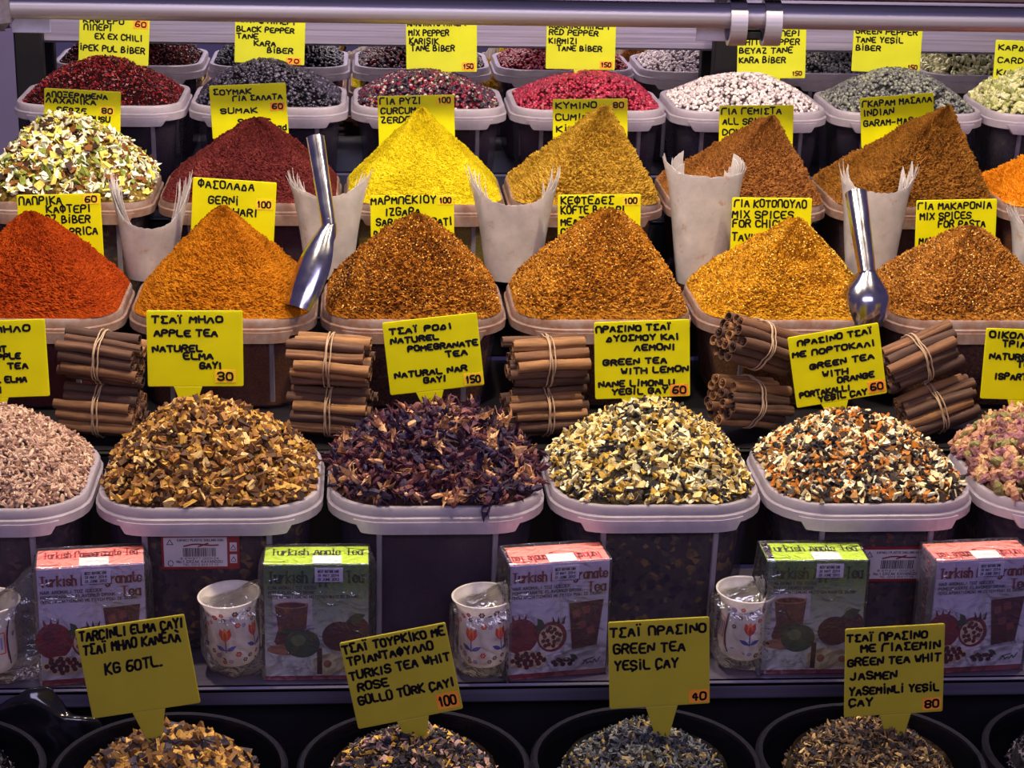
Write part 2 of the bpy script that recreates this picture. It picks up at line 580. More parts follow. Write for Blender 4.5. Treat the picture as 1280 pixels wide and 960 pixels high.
# round pipe along the top, with its clamp and end bracket
pa, pb = P(-220, 7, Y=2.75), P(1500, 19, Y=2.75)
zp = (P(50, 12, Y=2.75)[2] + P(1280, 20, Y=2.75)[2]) / 2
pipe = empty('pipe', (0.3, 2.75, zp))
tag(pipe, 'round grey metal pipe running across the top front of the stall', 'pipe')
part(MB().tube([(X0, 2.75, zp), (X1, 2.75, zp)], 0.0185, 28), 'tube', M_STEEL, pipe, True)


def clamp_ring(px, wid):
    q = P(px, 18, Y=2.75)
    lp = []
    for dx, r in ((-wid / 2, 0.0215), (-wid / 2, 0.027), (wid / 2, 0.027), (wid / 2, 0.0215)):
        lp.append([(q[0] + dx, 2.75 + r * math.cos(a), zp - 0.010 + r * 1.22 * math.sin(a)) for a in np.linspace(0, 2 * math.pi, 28, endpoint=False)])
    return MB().loft(lp, ring=True)


for px in (921, 964):
    part(clamp_ring(px, 0.024), 'clamp', M_STEEL, pipe, True)
q = P(941, 40, Y=2.75)
part(MB().box((q[0], 2.752, zp - 0.027), (0.026, 0.02, 0.014), bev=0.003), 'clamp_bolt', M_BLACK, pipe)
q = P(893, 40, Y=2.77)
part(MB().box((q[0], 2.78, zp - 0.03), (0.05, 0.004, 0.022), bev=0.001), 'bracket_plate', M_WHITEP, pipe)
q = P(8, 20, Y=2.75)
eb = MB()
eb.box((q[0] - 0.006, 2.745, zp), (0.03, 0.056, 0.066), bev=0.012)
part(eb, 'end_bracket', M_STEELD, pipe, True)
q = P(36, 36, Y=2.78)
part(MB().box((q[0], 2.80, zp - 0.03), (0.055, 0.004, 0.03), bev=0.001), 'bracket_plate', M_WHITEP, pipe)
# the front edge of the canopy board over the pipe
q = P(640, 0, Y=2.74)
board = MB().box(((X0 + X1) / 2, 2.74, zp + 0.0375), (X1 - X0, 0.05, 0.022), bev=0.003).build('canopy_board', mat('dark_wood', (58, 44, 54), 0.6, vary=0.3, scale=30))
tag(board, 'dark wooden board edge lying along the top of the pipe', 'board')


# ------------------------------------------------------------------ tubs
def make_tub(w, d, h, r, mrim, mbody, taper=0.012, sticker=False):
    """open square storage tub; origin on its base, rim top at height h"""
    root = empty('storage_tub')
    n = 7
    off = 0.011                                   # the rim stands out this far from the wall

    def loop(inset, z, rad=None):
        rr_ = max(0.01, (r if rad is None else rad) - inset)
        return [(x, y, z) for x, y in rrect(w - 2 * inset, d - 2 * inset, rr_, n)]
    t = 0.0016
    o = off + taper
    lv = [(o + .010, 0.0), (o + .003, 0.003), (o, 0.010), (off + 0.002, h - 0.03), (off, h - 0.004)]
    loops = [loop(i, z) for i, z in lv] + [loop(i + t, max(z, t)) for i, z in reversed(lv)]
    mb = MB().loft(loops, (True, True))
    mb.build('body', mbody, root, True)
    pr = [(off + .001, h - .020), (off + .001, h), (off - .003, h + .0015), (.0045, h + .0005), (.003, h - .002), (.0030, h - .010), (.0, h - .0115), (.0006, h - .022), (.004, h - .0235)]
    MB().loft([loop(i, z) for i, z in pr], ring=True).build('rim', mrim, root, True)
    # lower catch band along front and back, with slanted ends
    for sg in (-1, 1):
        base = resample(rrect(w, d, r, 10), 360)
        sel = sorted([p for p in base if p[1] * sg > 0 and abs(p[0]) < w / 2 - r * .42], key=lambda p: p[0])
        lps = []
        m = len(sel)
        for i, p in enumerate(sel):
            e = min(1.0, min(i, m - 1 - i) / (m * 0.05))
            zt, zb = h - .0150, h - .0165 - .014 * e
            c = np.array([p[0] * 0.97, p[1] * 0.97])
            nrm = np.array([0.0, p[1]])
            nrm /= np.linalg.norm(nrm)
            a, b = p - nrm * .007, p + nrm * .0022
            lps.append([(a[0], a[1], zb), (b[0], b[1], zb + .001), (b[0], b[1], zt), (a[0], a[1], zt)])
        MB().loft(lps, (True, True)).build('catch_band', mrim, root)
    for sx in (-1, 1):
        for sy in (-1, 1):
            x, yb, yt = sx * (w / 2 - r * 0.86), sy * (d / 2 - o + .0002), sy * (d / 2 - off + .0002)
            mb = MB()
            lp = []
            for z, y in ((0.012, yb), (h - .026, yt)):
                lp.append([(x - .0035, y - sy * .001, z), (x + .0035, y - sy * .001, z), (x + .0025, y + sy * .0022, z), (x - .0025, y + sy * .0022, z)])
            mb.loft(lp, (True, True)).build('corner_rib', M_RIB, root)
    return root


def copy_tree(o, parent=None):
    c = o.copy()
    COL.objects.link(c)
    if parent is not None:
        c.parent = parent
    for ch in list(o.children):
        copy_tree(ch, c)
    return c


# ------------------------------------------------------------------ heaps
class Mound:
    def __init__(s, w, d, r, h_in, peak, zpk, q=1.0, tip=0.06, edge=-0.006, round_=False, seed=0, nb=260, dome=False):
        s.bd = resample(rrect(w, d, r, 10), nb) if not round_ else np.stack([w / 2 * np.cos(np.linspace(0, 2 * np.pi, nb, endpoint=False)), w / 2 * np.sin(np.linspace(0, 2 * np.pi, nb, endpoint=False))], 1)
        s.nb, s.pk, s.zp, s.q, s.tip, s.edge, s.h_in, s.seed, s.dome = nb, np.array(peak), zpk, q, tip, edge, h_in, seed, dome

    def g(s, t):
        if s.dome:
            return np.clip(1 - t ** s.q, 0, 1)
        e = s.tip
        a = (np.sqrt(1 + e * e) - np.sqrt(t * t + e * e)) / (np.sqrt(1 + e * e) - e)
        return np.clip(a, 0, 1) ** s.q

    def at(s, t, j):
        j = j % s.nb
        i0 = np.floor(j).astype(int) % s.nb
        f = (j - np.floor(j))[:, None]
        b = s.bd[i0] * (1 - f) + s.bd[(i0 + 1) % s.nb] * f
        xy = s.pk * (1 - t[:, None]) + b * t[:, None]
        z = s.edge + (s.zp - s.edge) * s.g(t)
        p = np.column_stack([xy, z])
        lump = vnoise(p * [1, 1, .3], 24.0, s.seed) * 0.0032 + vnoise(p, 60.0, s.seed + 3) * 0.0014
        p[:, 2] += lump * np.clip((1 - t) * 6, 0, 1)
        return p

    def normal(s, t, j):
        e = 0.01
        a, b = s.at(np.clip(t - e, 0, 1), j), s.at(np.clip(t + e, 0, 1), j)
        c, d = s.at(t, j - 0.8), s.at(t, j + 0.8)
        n = np.cross(b - a, d - c)
        n /= np.linalg.norm(n, axis=1)[:, None] + 1e-12
        n[n[:, 2] < 0] *= -1
        return n

    def surface(s, ns, rough=(0.0009, 0.0005), crumble=0.0, gouge=None):
        """grid of the heap plus its side walls down into the tub: V, quads, tris"""
        nb = s.nb
        ts = (np.arange(1, ns + 1) / ns) ** 0.9
        T = np.repeat(ts, nb)
        J = np.tile(np.arange(nb, dtype=float), ns)
        V = s.at(T, J)
        N = s.normal(np.clip(T, .02, .98), J)
        fade = np.clip((1.02 - T) * 12, 0.15, 1)
        d = vnoise(V, 170.0, s.seed + 5) * rough[0] + vnoise(V, 420.0, s.seed + 6) * rough[0] * .6 + rng.normal(0, rough[1], len(V))
        if crumble:
            cr = np.clip(vnoise(V, 55.0, s.seed + 9), 0, 1)
            d += crumble * (cr - .25) * np.clip(vnoise(V, 140.0, s.seed + 8) + .6, 0, 1.4)
        if gouge is not None:
            for gx, gz, gw, gd in gouge:
                k = np.exp(-(((V[:, 0] - gx) / gw) ** 2 + ((V[:, 2] - gz) / (gw * .45)) ** 2)) * (V[:, 1] < 0.02)
                d -= gd * k
        V = V + N * (d * fade)[:, None]
        top = np.array([[s.pk[0], s.pk[1], s.zp]])
        V = np.vstack([top, V])
        q = []
        i = np.arange(nb)
        tri = np.stack([np.zeros(nb, int), 1 + i, 1 + (i + 1) % nb], 1)
        for k in range(ns - 1):
            a, b = 1 + k * nb, 1 + (k + 1) * nb
            q.append(np.stack([a + i, b + i, b + (i + 1) % nb, a + (i + 1) % nb], 1))
        last = 1 + (ns - 1) * nb
        side = []
        for dz, ins in ((-0.004, .93), (-0.03, .895), (-s.h_in + .004, .80)):
            side.append(np.column_stack([s.bd * ins, np.full(nb, dz)]))
        base = len(V)
        V = np.vstack([V] + side)
        prev = last
        for k in range(3):
            b = base + k * nb
            q.append(np.stack([prev + i, b + i, b + (i + 1) % nb, prev + (i + 1) % nb], 1))
            prev = b
        ce = len(V)
        V = np.vstack([V, [[0, 0, -s.h_in + .004]]])
        tri2 = np.stack([np.full(nb, ce), prev + (i + 1) % nb, prev + i], 1)
        return V, np.vstack(q), np.vstack([tri, tri2])


def ico(sub=1):
    import bmesh
    bm = bmesh.new()
    bmesh.ops.create_icosphere(bm, subdivisions=sub, radius=0.5)
    v = np.array([p.co[:] for p in bm.verts])
    f = np.array([[q.index for q in p.verts] for p in bm.faces])
    bm.free()
    return v, f


def tpl_chip(R, th=0.16, bend=0.25):
    n = R.integers(4, 7)
    a = np.sort(R.uniform(0, 2 * np.pi, n) * .35 + np.linspace(0, 2 * np.pi, n, endpoint=False))
    r = R.uniform(.34, .56, n)
    x, y = r * np.cos(a) * R.uniform(.8, 1.25), r * np.sin(a) * R.uniform(.55, 1.0)
    z = bend * (x * x * 2) * R.choice([-1, 1]) + R.uniform(-.05, .05, n)
    v = np.vstack([np.column_stack([x, y, z + th / 2]), np.column_stack([x * .93, y * .93, z - th / 2])])
    f = [(0, i, i + 1) for i in range(1, n - 1)] + [(n, n + i + 1, n + i) for i in range(1, n - 1)]
    for i in range(n):
        j = (i + 1) % n
        f += [(i, n + i, n + j), (i, n + j, j)]
    return v, np.array(f)


def tpl_pellet(R, asp=0.3, bend=0.15, flat=1.0, seg=5, rings=(-.5, -.36, 0, .36, .5), rad=(.25, .9, 1, .9, .25), twist=0.0):
    vs, f = [], []
    for k, (x, r) in enumerate(zip(rings, rad)):
        for j in range(seg):
            a = 2 * np.pi * j / seg + twist * k
            vs.append((x, asp * .5 * r * np.cos(a), asp * .5 * r * flat * np.sin(a) + bend * (x * x * 4 - .4) * .5))
    for k in range(len(rings) - 1):
        for j in range(seg):
            a, b, c, d = k * seg + j, k * seg + (j + 1) % seg, (k + 1) * seg + (j + 1) % seg, (k + 1) * seg + j
            f += [(a, b, c), (a, c, d)]
    n = len(rings) - 1
    for j in range(1, seg - 1):
        f += [(0, j + 1, j), (n * seg, n * seg + j, n * seg + j + 1)]
    return np.array(vs), np.array(f)


def tpl_calyx(R):
    """dried flower calyx: swollen base and curling pointed petals"""
    v0, f0 = tpl_pellet(R, .55, .1, .9, 6, (-.45, -.3, -.05, .2, .3), (.3, .8, 1, .7, .45))
    vs, fs = [v0 * [.7, .55, .55]], [f0]
    k = len(v0)
    for i in range(R.integers(5, 8)):
        a = R.uniform(0, 2 * np.pi)
        L = R.uniform(.35, .75)
        p, f = tpl_pellet(R, R.uniform(.3, .5), R.uniform(-.9, .9), .16, 5, (-.5, -.2, .1, .35, .5), (.9, 1, .75, .35, .08))
        p = (p + [.5, 0, 0]) * L
        t = R.uniform(-.2, .9)
        Rz = np.array([[np.cos(t), 0, np.sin(t)], [0, 1, 0], [-np.sin(t), 0, np.cos(t)]])
        p = p @ Rz.T
        Rx = np.array([[1, 0, 0], [0, np.cos(a), -np.sin(a)], [0, np.sin(a), np.cos(a)]])
        p = p @ Rx.T + [.12, 0, 0]
        vs.append(p)
        fs.append(f + k)
        k += len(p)
    return np.vstack(vs), np.vstack(fs)


def tpl_bud(R):
    v0, f0 = tpl_pellet(R, .62, 0, 1, 7, (-.5, -.3, -.05, .2, .42, .5), (.2, .75, 1, .8, .35, .08), .25)
    vs, fs = [v0], [f0]
    k = len(v0)
    for a in (0, 2.1, 4.2):
        p, f = tpl_pellet(R, .28, .35, .25, 4, (-.5, -.2, .15, .5), (.8, 1, .7, .1))
        p = (p + [.5, 0, .42]) * [.62, .7, .62] - [.5, 0, 0]
        Rx = np.array([[1, 0, 0], [0, np.cos(a), -np.sin(a)], [0, np.sin(a), np.cos(a)]])
        vs.append(p @ Rx.T)
        fs.append(f + k)
        k += len(p)
    return np.vstack(vs), np.vstack(fs)


def rotmats(n, nrm, tilt):
    """random frames whose third axis leans around the surface normal"""
    z = nrm + rng.normal(0, tilt, (n, 3))
    z /= np.linalg.norm(z, axis=1)[:, None]
    a = rng.normal(0, 1, (n, 3))
    x = a - z * np.sum(a * z, axis=1)[:, None]
    x /= np.linalg.norm(x, axis=1)[:, None]
    y = np.cross(z, x)
    return np.stack([x, y, z], 2)


def scatter(M, n, tpls, size, tilt, weights, lift=0.15, tmax=0.97, dep=0.0, tmin=0.0, hole=None):
    """pieces lying on a heap: V, F(tris), colour index per face"""
    t = np.sqrt(rng.uniform(tmin ** 2, tmax ** 2, n))
    j = rng.uniform(0, M.nb, n)
    p = M.at(t, j)
    keep = M.normal(np.clip(t, .02, .98), j)
    vis = keep[:, 1] < 0.75                     # leave the far slopes bare at the very back
    t, j, p, keep = t[vis], j[vis], p[vis], keep[vis]
    n = len(t)
    s = rng.uniform(size[0], size[1], n)
    R = rotmats(n, keep, tilt)
    p = p + keep * (s * lift - rng.uniform(0, 1, n) * dep)[:, None]
    ci = rng.choice(len(weights), n, p=np.array(weights) / np.sum(weights))
    which = rng.integers(0, len(tpls), n)
    Vs, Fs, Cs = [], [], []
    k = 0
    for w, (tv, tf) in enumerate(tpls):
        ix = np.where(which == w)[0]
        if not len(ix):
            continue
        vv = np.einsum('nij,vj->nvi', R[ix] * s[ix][:, None, None], tv) + p[ix][:, None, :]
        Vs.append(vv.reshape(-1, 3))
        Fs.append((tf[None] + (np.arange(len(ix)) * len(tv))[:, None, None] + k).reshape(-1, 3))
        Cs.append(np.repeat(ci[ix], len(tf)))
        k += len(ix) * len(tv)
    return np.vstack(Vs), np.vstack(Fs), np.concatenate(Cs)


def heap(name, M, ns, base_mat, layers, piece_mats, loc, label, cat, group=None, rough=(0.0009, 0.0005), crumble=0.0, smooth_pieces=False, gouge=None):
    V, Q, T = M.surface(ns, rough, crumble, gouge)
    vs, tris, mi = [V], [T], [np.zeros(len(Q), int), np.zeros(len(T), int)]
    k = len(V)
    for (v, f, c) in layers:
        vs.append(v)
        tris.append(f + k)
        mi.append(c + 1)
        k += len(v)
    o = np_mesh(name, np.vstack(vs), [Q, np.vstack(tris)], np.concatenate(mi), [base_mat] + piece_mats, smooth=smooth_pieces)
    o.location = loc
    tag(o, label, cat, group, 'stuff')
    return o


def pal(prefix, cols, rough=0.7):
    return [mat('%s_%d' % (prefix, i), c, rough, vary=0.25, scale=240.0) for i, c in enumerate(cols)]


R0 = np.random.default_rng(3)
CHIPS = [tpl_chip(R0) for _ in range(10)]
CHUNKS = [tpl_chip(R0, .38, .35) for _ in range(10)]
FLAKES = [tpl_chip(R0, .10, .6) for _ in range(8)]
BALL = [ico(1)]
PELLETS = [tpl_pellet(R0, R0.uniform(.3, .42), R0.uniform(-.3, .3)) for _ in range(6)]
LEAVES = [tpl_pellet(R0, R0.uniform(.22, .42), R0.uniform(-.9, .9), .3, 5) for _ in range(8)]
PODS = [tpl_pellet(R0, R0.uniform(.42, .5), R0.uniform(-.1, .1), .9, 6, (-.5, -.3, 0, .3, .5), (.12, .75, 1, .7, .1)) for _ in range(4)]
CALYX = [tpl_calyx(R0) for _ in range(9)]
BUDS = [tpl_bud(R0) for _ in range(5)]
GRAIN = [tpl_chip(R0, .5, .2) for _ in range(5)]

EDG = dict(A=[-0.541, -0.274, -0.022, 0.227, 0.481, 0.739, 0.993, 1.247], B=[-0.546, -0.296, -0.031, 0.207, 0.437, 0.678, 0.932, 1.18],
           C=[-0.562, -0.311, -0.060, 0.192, 0.442, 0.699, 0.951], D=[-0.566, -0.309, -0.045, 0.212, 0.467, 0.720, 0.975])
ROW = dict(A=(2.950, 0.225, ZA, SA, 0.056, M_RIM, M_BODY), B=(2.665, 0.235, ZB, SB, 0.056, M_RIMW, M_BODY),
           C=(2.396, 0.235, ZC, SCL, 0.068, M_RIMW, M_BODY), D=(2.009, 0.235, ZD, SD, 0.070, M_RIM, M_BODY))

TUBTXT = dict(
    A=['with dark red chilli flakes', 'with black peppercorns', 'with mixed peppercorns', 'with pinkish red peppercorns', 'with white peppercorns', 'with green peppercorns', 'with cardamom pods at the right edge'],
    B=['of white and green dried vegetable flakes', 'of dark red sumac', 'of bright yellow turmeric', 'of olive tan cumin', 'of light brown allspice powder', 'of dark brown garam masala', 'of orange powder cut by the right edge'],
    C=['of orange red paprika', 'of smooth orange spice holding a scoop', 'of coarse reddish brown spice mix', 'of coarse brown meatball spice', 'of golden chicken spice with a scoop in it', 'of coarse brown pasta spice'],
    D=['of pinkish brown pellet tea cut by the left edge', 'of apple tea chunks with a red bar code sticker', 'of dark purple pomegranate flowers', 'of cream and black lemon green tea', 'of orange peel green tea with a pale bar code sticker', 'of dried rose buds cut by the right edge'])
TUBROW = dict(A='back row', B='third row up', C='second row up', D='large front row')
TUB = {}
for rw in 'ABCD':
    yf, dp, zr, zs, rad, mr, mb_ = ROW[rw]
    e = EDG[rw]
    for i in range(len(TUBTXT[rw])):
        w = e[i + 1] - e[i] - 0.004
        o = make_tub(w, dp, zr - zs, rad, mr, mb_)
        cx = (e[i] + e[i + 1]) / 2
        o.location = (cx, yf + dp / 2, zs)
        tag(o, 'clear plastic tub %s' % TUBTXT[rw][i] if rw == 'D' else 'plastic tub in the %s %s' % (TUBROW[rw], TUBTXT[rw][i]), 'tub', 'plastic tubs in the ' + TUBROW[rw])
        TUB[rw + str(i)] = (o, w, dp, cx, yf + dp / 2, zr, zr - zs)


def mound_for(key, ppx, ppy, q, tip, dome=False, rad=None, ypk=0.0, edge=-.006, nb=260):
    o, w, d, cx, cy, zr, h = TUB[key]
    pt = P(ppx, ppy, Y=cy + ypk)
    r = {'A': .046, 'B': .040, 'C': .050, 'D': .058}[key[0]] if rad is None else rad
    i = {'A': .022, 'B': .013, 'C': .015, 'D': .018}[key[0]]
    edge = {'A': -.005, 'B': .001, 'C': .001, 'D': -.002}[key[0]]
    return Mound(w - i, d - i, r, h, (pt[0] - cx, ypk), pt[2] - zr, q, tip, edge, seed=sum(map(ord, key)), dome=dome, nb=nb), (cx, cy, zr)


# --- second and third rows: powders
POW = [
    ('C0', 36, 264, .86, .10, ((92, 24, 4), (160, 58, 10), (196, 92, 20)), 'paprika_heap', 'heap of fine orange red paprika powder cut by the left edge', 1000, .0011),
    ('C1', 277, 261, .94, .08, ((120, 60, 4), (182, 108, 14), (218, 148, 36)), 'orange_spice_heap', 'heap of orange bean spice powder, the scoop at its right', 1000, .0011),
    ('C2', 522, 271, .80, .14, ((62, 28, 6), (146, 86, 20), (214, 154, 58)), 'barbecue_spice_heap', 'heap of coarse reddish brown barbecue spice behind the pomegranate tea sign', 420, .0016),
    ('C3', 766, 263, .80, .14, ((84, 42, 8), (168, 106, 26), (216, 160, 62)), 'meatball_spice_heap', 'heap of coarse brown meatball spice behind the lemon green tea sign', 420, .0016),
    ('C4', 1000, 275, .84, .09, ((120, 70, 8), (198, 138, 24), (234, 184, 66)), 'chicken_spice_heap', 'heap of crumbly golden chicken spice with scoop stuck in its right', 600, .0014),
    ('C5', 1216, 285, .80, .14, ((80, 40, 10), (164, 104, 36), (222, 168, 80)), 'pasta_spice_heap', 'heap of coarse brown pasta spice near the right edge', 420, .0016),
    ('B1', 320, 147, .92, .12, ((48, 14, 16), (98, 36, 36), (140, 68, 60)), 'sumac_heap', 'heap of dark red sumac powder in the third row', 700, .0012),
    ('B2', 527, 137, .98, .03, ((150, 122, 4), (214, 190, 20), (240, 222, 50)), 'turmeric_heap', 'sharp heap of bright yellow turmeric powder', 900, .0008),
    ('B3', 757, 134, .98, .05, ((126, 86, 14), (184, 142, 46), (214, 178, 82)), 'cumin_heap', 'sharp heap of olive tan cumin powder', 800, .0018),
    ('B4', 965, 146, .98, .05, ((88, 48, 18), (144, 90, 42), (180, 124, 66)), 'allspice_heap', 'heap of light brown allspice powder right of the cumin', 900, .0016),
    ('B5', 1185, 132, .98, .05, ((76, 42, 12), (132, 84, 28), (172, 118, 52)), 'garam_masala_heap', 'heap of dark brown garam masala powder, second from right in its row', 900, .0016),
    ('B6', 1330, 178, 1.0, .10, ((170, 80, 6), (230, 140, 22), (248, 176, 60)), 'orange_powder_heap', 'slope of orange powder cut by the right edge', 900, .0016)]
for key, px, py, q, tip, (a, b, c), nm, lab, gr, rg in POW:
    M, loc = mound_for(key, px, py, q, tip, nb=300)
    bm_ = powder_mat(nm + '_powder', a, b, c, gr, 0.8)
    lay, pm = [], []
    if gr <= 600:
        pm = pal(nm + '_fleck', [a, b, c, [min(255, x * 1.08 + 18) for x in c]], 0.8)
        lay = [scatter(M, 5200, GRAIN, (.0014, .0034), .8, (3, 3, 2, .8), .2)]
    heap(nm, M, 130, bm_, lay, pm, loc, lab, 'spice', 'heaps of spice powder', (rg * 1.9, rg * .75), .003 if key == 'C4' else (.0016 if gr <= 600 else .0006),
         gouge=[(0.030, 0.078, .030, .020), (0.055, .045, .026, .014)] if key == 'C4' else ([(-.09, .03, .03, .006)] if key == 'C2' else None))

# --- third row left: dried vegetable flakes
M, loc = mound_for('B0', 78, 148, 1.7, 0, dome=True)
heap('dried_vegetable_heap', M, 60, powder_mat('vegetable_base', (60, 44, 14), (120, 96, 40), (200, 180, 110), 220),
     [scatter(M, 2300, FLAKES, (.009, .021), .7, (4, 2.2, 1.6, 1.6, .8), .25)],
     pal('vegetable', [(246, 240, 206), (222, 204, 96), (128, 140, 50), (126, 74, 26), (60, 36, 20)]), loc,
     'dome of white, green and brown dried vegetable flakes at the left edge', 'dried vegetables')

# --- back row: peppercorns, flakes, pods
PEP = [('A0', 126, 72, FLAKES, 5200, (.0035, .0075), [(110, 16, 22), (70, 8, 14), (150, 44, 40), (52, 8, 12)], (3, 2, .7, 1.6), 'chilli_flake_heap', 'heap of dark red chilli flakes in the back row', 'spice'),
       ('A1', 330, 77, BALL, 2500, (.0056, .0072), [(44, 38, 54), (22, 18, 28), (92, 84, 104)], (3, 2.4, 1), 'black_pepper_heap', 'heap of black peppercorns in the back row', 'pepper'),
       ('A2', 520, 88, BALL, 2500, (.0056, .0072), [(60, 22, 40), (120, 20, 44), (176, 160, 150), (40, 32, 46), (110, 104, 80)], (2, 2, .8, 3, .6), 'mixed_pepper_heap', 'heap of mixed black, red and white peppercorns in the back row', 'pepper'),
       ('A3', 742, 92, BALL, 2500, (.0056, .0074), [(140, 24, 48), (168, 40, 66), (96, 12, 30), (180, 90, 96)], (3, 2, 2, .25), 'red_pepper_heap', 'heap of pinkish red peppercorns in the back row', 'pepper'),
       ('A4', 935, 94, BALL, 2500, (.0056, .0074), [(206, 190, 190), (176, 158, 160), (226, 214, 208), (130, 110, 116)], (3, 2, 1.5, .6), 'white_pepper_heap', 'heap of white peppercorns in the back row', 'pepper'),
       ('A5', 1122, 89, BALL, 2500, (.0056, .0072), [(112, 112, 104), (84, 84, 84), (142, 142, 122), (62, 60, 66)], (3, 2, 1, 1.4), 'green_pepper_heap', 'heap of grey green peppercorns in the back row', 'pepper'),
       ('A6', 1290, 92, PODS, 1300, (.013, .020), [(170, 168, 110), (196, 190, 136), (132, 136, 76), (206, 200, 160)], (3, 2, 2, 1), 'cardamom_heap', 'heap of pale green cardamom pods at the right edge of the back row', 'spice')]
for key, px, py, tp, n, sz, cols, wt, nm, lab, cat in PEP:
    M, loc = mound_for(key, px, py, 1.75, 0, dome=True, nb=160)
    lay = [scatter(M, n, tp, sz, .9, wt, .30 if tp is BALL else .18)]
    d = cols[1]
    heap(nm, M, 40, powder_mat(nm + '_base', [x * .2 for x in d], [x * .35 for x in d], [x * .6 for x in d], 260), lay, pal(nm + '_piece', cols, 0.38), loc, lab, cat,
         'heaps of peppercorns' if cat == 'pepper' else None, smooth_pieces=(tp is BALL))

# --- large front row: teas
TEA = [('D0', -22, 511, [(PELLETS, 5600, (.008, .013), .5, .2)], [(186, 150, 128), (150, 112, 96), (206, 176, 150), (120, 84, 60)], (3, 2.4, 1.2, 1), 'pellet_tea_heap', 'heap of pinkish brown pellet tea cut by the left edge', 1.55),
       ('D1', 250, 506, [(CHUNKS, 2500, (.008, .0155), .9, .25)], [(150, 100, 44), (196, 148, 62), (92, 56, 26), (60, 34, 22), (214, 178, 112)], (3, 2.2, 2.4, 1.6, 1), 'apple_tea_heap', 'heap of brown and tan apple tea chunks', 1.6),
       ('D2', 548, 522, [(CALYX, 900, (.016, .032), 1.8, .3), (FLAKES, 900, (.007, .015), 1.4, .35)], [(78, 34, 50), (50, 24, 44), (116, 66, 62), (160, 112, 74), (46, 30, 60), (206, 156, 110)], (3, 3, 2, 1.0, 2.4, .8), 'pomegranate_tea_heap', 'heap of dark purple dried pomegranate flowers', 1.7),
       ('D3', 816, 507, [(CHIPS, 2300, (.008, .017), .8, .25), (LEAVES, 900, (.010, .018), .6, .2)], [(224, 200, 130), (200, 160, 60), (240, 226, 178), (60, 50, 40), (150, 116, 50), (40, 36, 40)], (3, 2, 1.6, 2, 1.2, 1.6), 'lemon_green_tea_heap', 'heap of cream and black lemon green tea', 1.6),
       ('D4', 1062, 522, [(CHIPS, 2300, (.008, .018), .8, .25), (LEAVES, 900, (.010, .016), .6, .2)], [(232, 206, 150), (196, 116, 36), (246, 232, 196), (60, 46, 36), (160, 110, 50), (36, 32, 34)], (2.6, 1.7, 1.6, 2.4, 1.4, 2), 'orange_green_tea_heap', 'heap of cream, orange and black green tea behind the tilted sign', 1.6),
       ('D5', 1330, 512, [(BUDS, 900, (.016, .024), 1.2, .3)], [(176, 126, 96), (150, 96, 104), (202, 160, 110), (112, 70, 70), (130, 120, 70)], (3, 2, 1.6, 1.4, 1), 'rose_bud_heap', 'heap of pinkish brown dried rose buds at the right edge', 1.6)]
for key, px, py, lays, cols, wt, nm, lab, q in TEA:
    M, loc = mound_for(key, px, py, q, 0, dome=True, edge=-.004, nb=180)
    d = np.mean(np.array(cols), 0)
    lay = [scatter(M, n, tp, sz, ti, wt, li) for tp, n, sz, ti, li in lays]
    heap(nm, M, 60, powder_mat(nm + '_base', [x * .3 for x in cols[3]], [x * .55 for x in d], [x * .95 for x in cols[1]], 150), lay,
         pal(nm + '_piece', cols, 0.65), loc, lab, 'tea', 'heaps of loose tea in the large tubs')

# --- bottom row: round buckets under the shelf
ET = [(-92, 'round dark bucket at the bottom left corner', [(60, 52, 66), (90, 80, 90), (40, 34, 44)], (2, 1, 2), LEAVES, 'dark_tea_heap', 'dark loose tea in the bottom left corner bucket'),
      (212, 'round dark bucket under the handwritten cinnamon apple tea sign', [(146, 104, 52), (198, 150, 70), (90, 56, 24), (52, 40, 44), (70, 62, 76)], (2.6, 1.6, 2, 2, 1.4), CHUNKS, 'cinnamon_tea_heap', 'heap of amber and dark bark chips in the bottom row'),
      (518, 'round dark bucket under the rose tea sign', [(180, 140, 130), (110, 90, 70), (52, 44, 54), (206, 160, 60), (34, 30, 36)], (1.4, 1.4, 2.4, .9, 2.6), FLAKES, 'rose_tea_heap', 'heap of black tea with pale petals in the bottom row'),
      (810, 'round dark bucket under the dim green tea sign', [(84, 86, 92), (120, 118, 110), (150, 124, 70), (46, 46, 54)], (2.4, 1.2, .9, 3), LEAVES, 'green_tea_heap', 'heap of grey green tea leaves in the bottom row'),
      (1095, 'round dark bucket under the jasmine tea sign', [(120, 92, 60), (160, 124, 78), (70, 54, 44), (44, 38, 46), (190, 160, 100)], (2.2, 1.2, 2.4, 2.6, .4), LEAVES, 'jasmine_tea_heap', 'heap of tan brown jasmine tea in the bottom row'),
      (1385, 'round dark bucket at the bottom right corner', [(60, 52, 66), (90, 80, 90), (40, 34, 44)], (2, 1, 2), LEAVES, 'dark_tea_heap', 'dark loose tea in the bottom right corner bucket')]
BR = 0.123
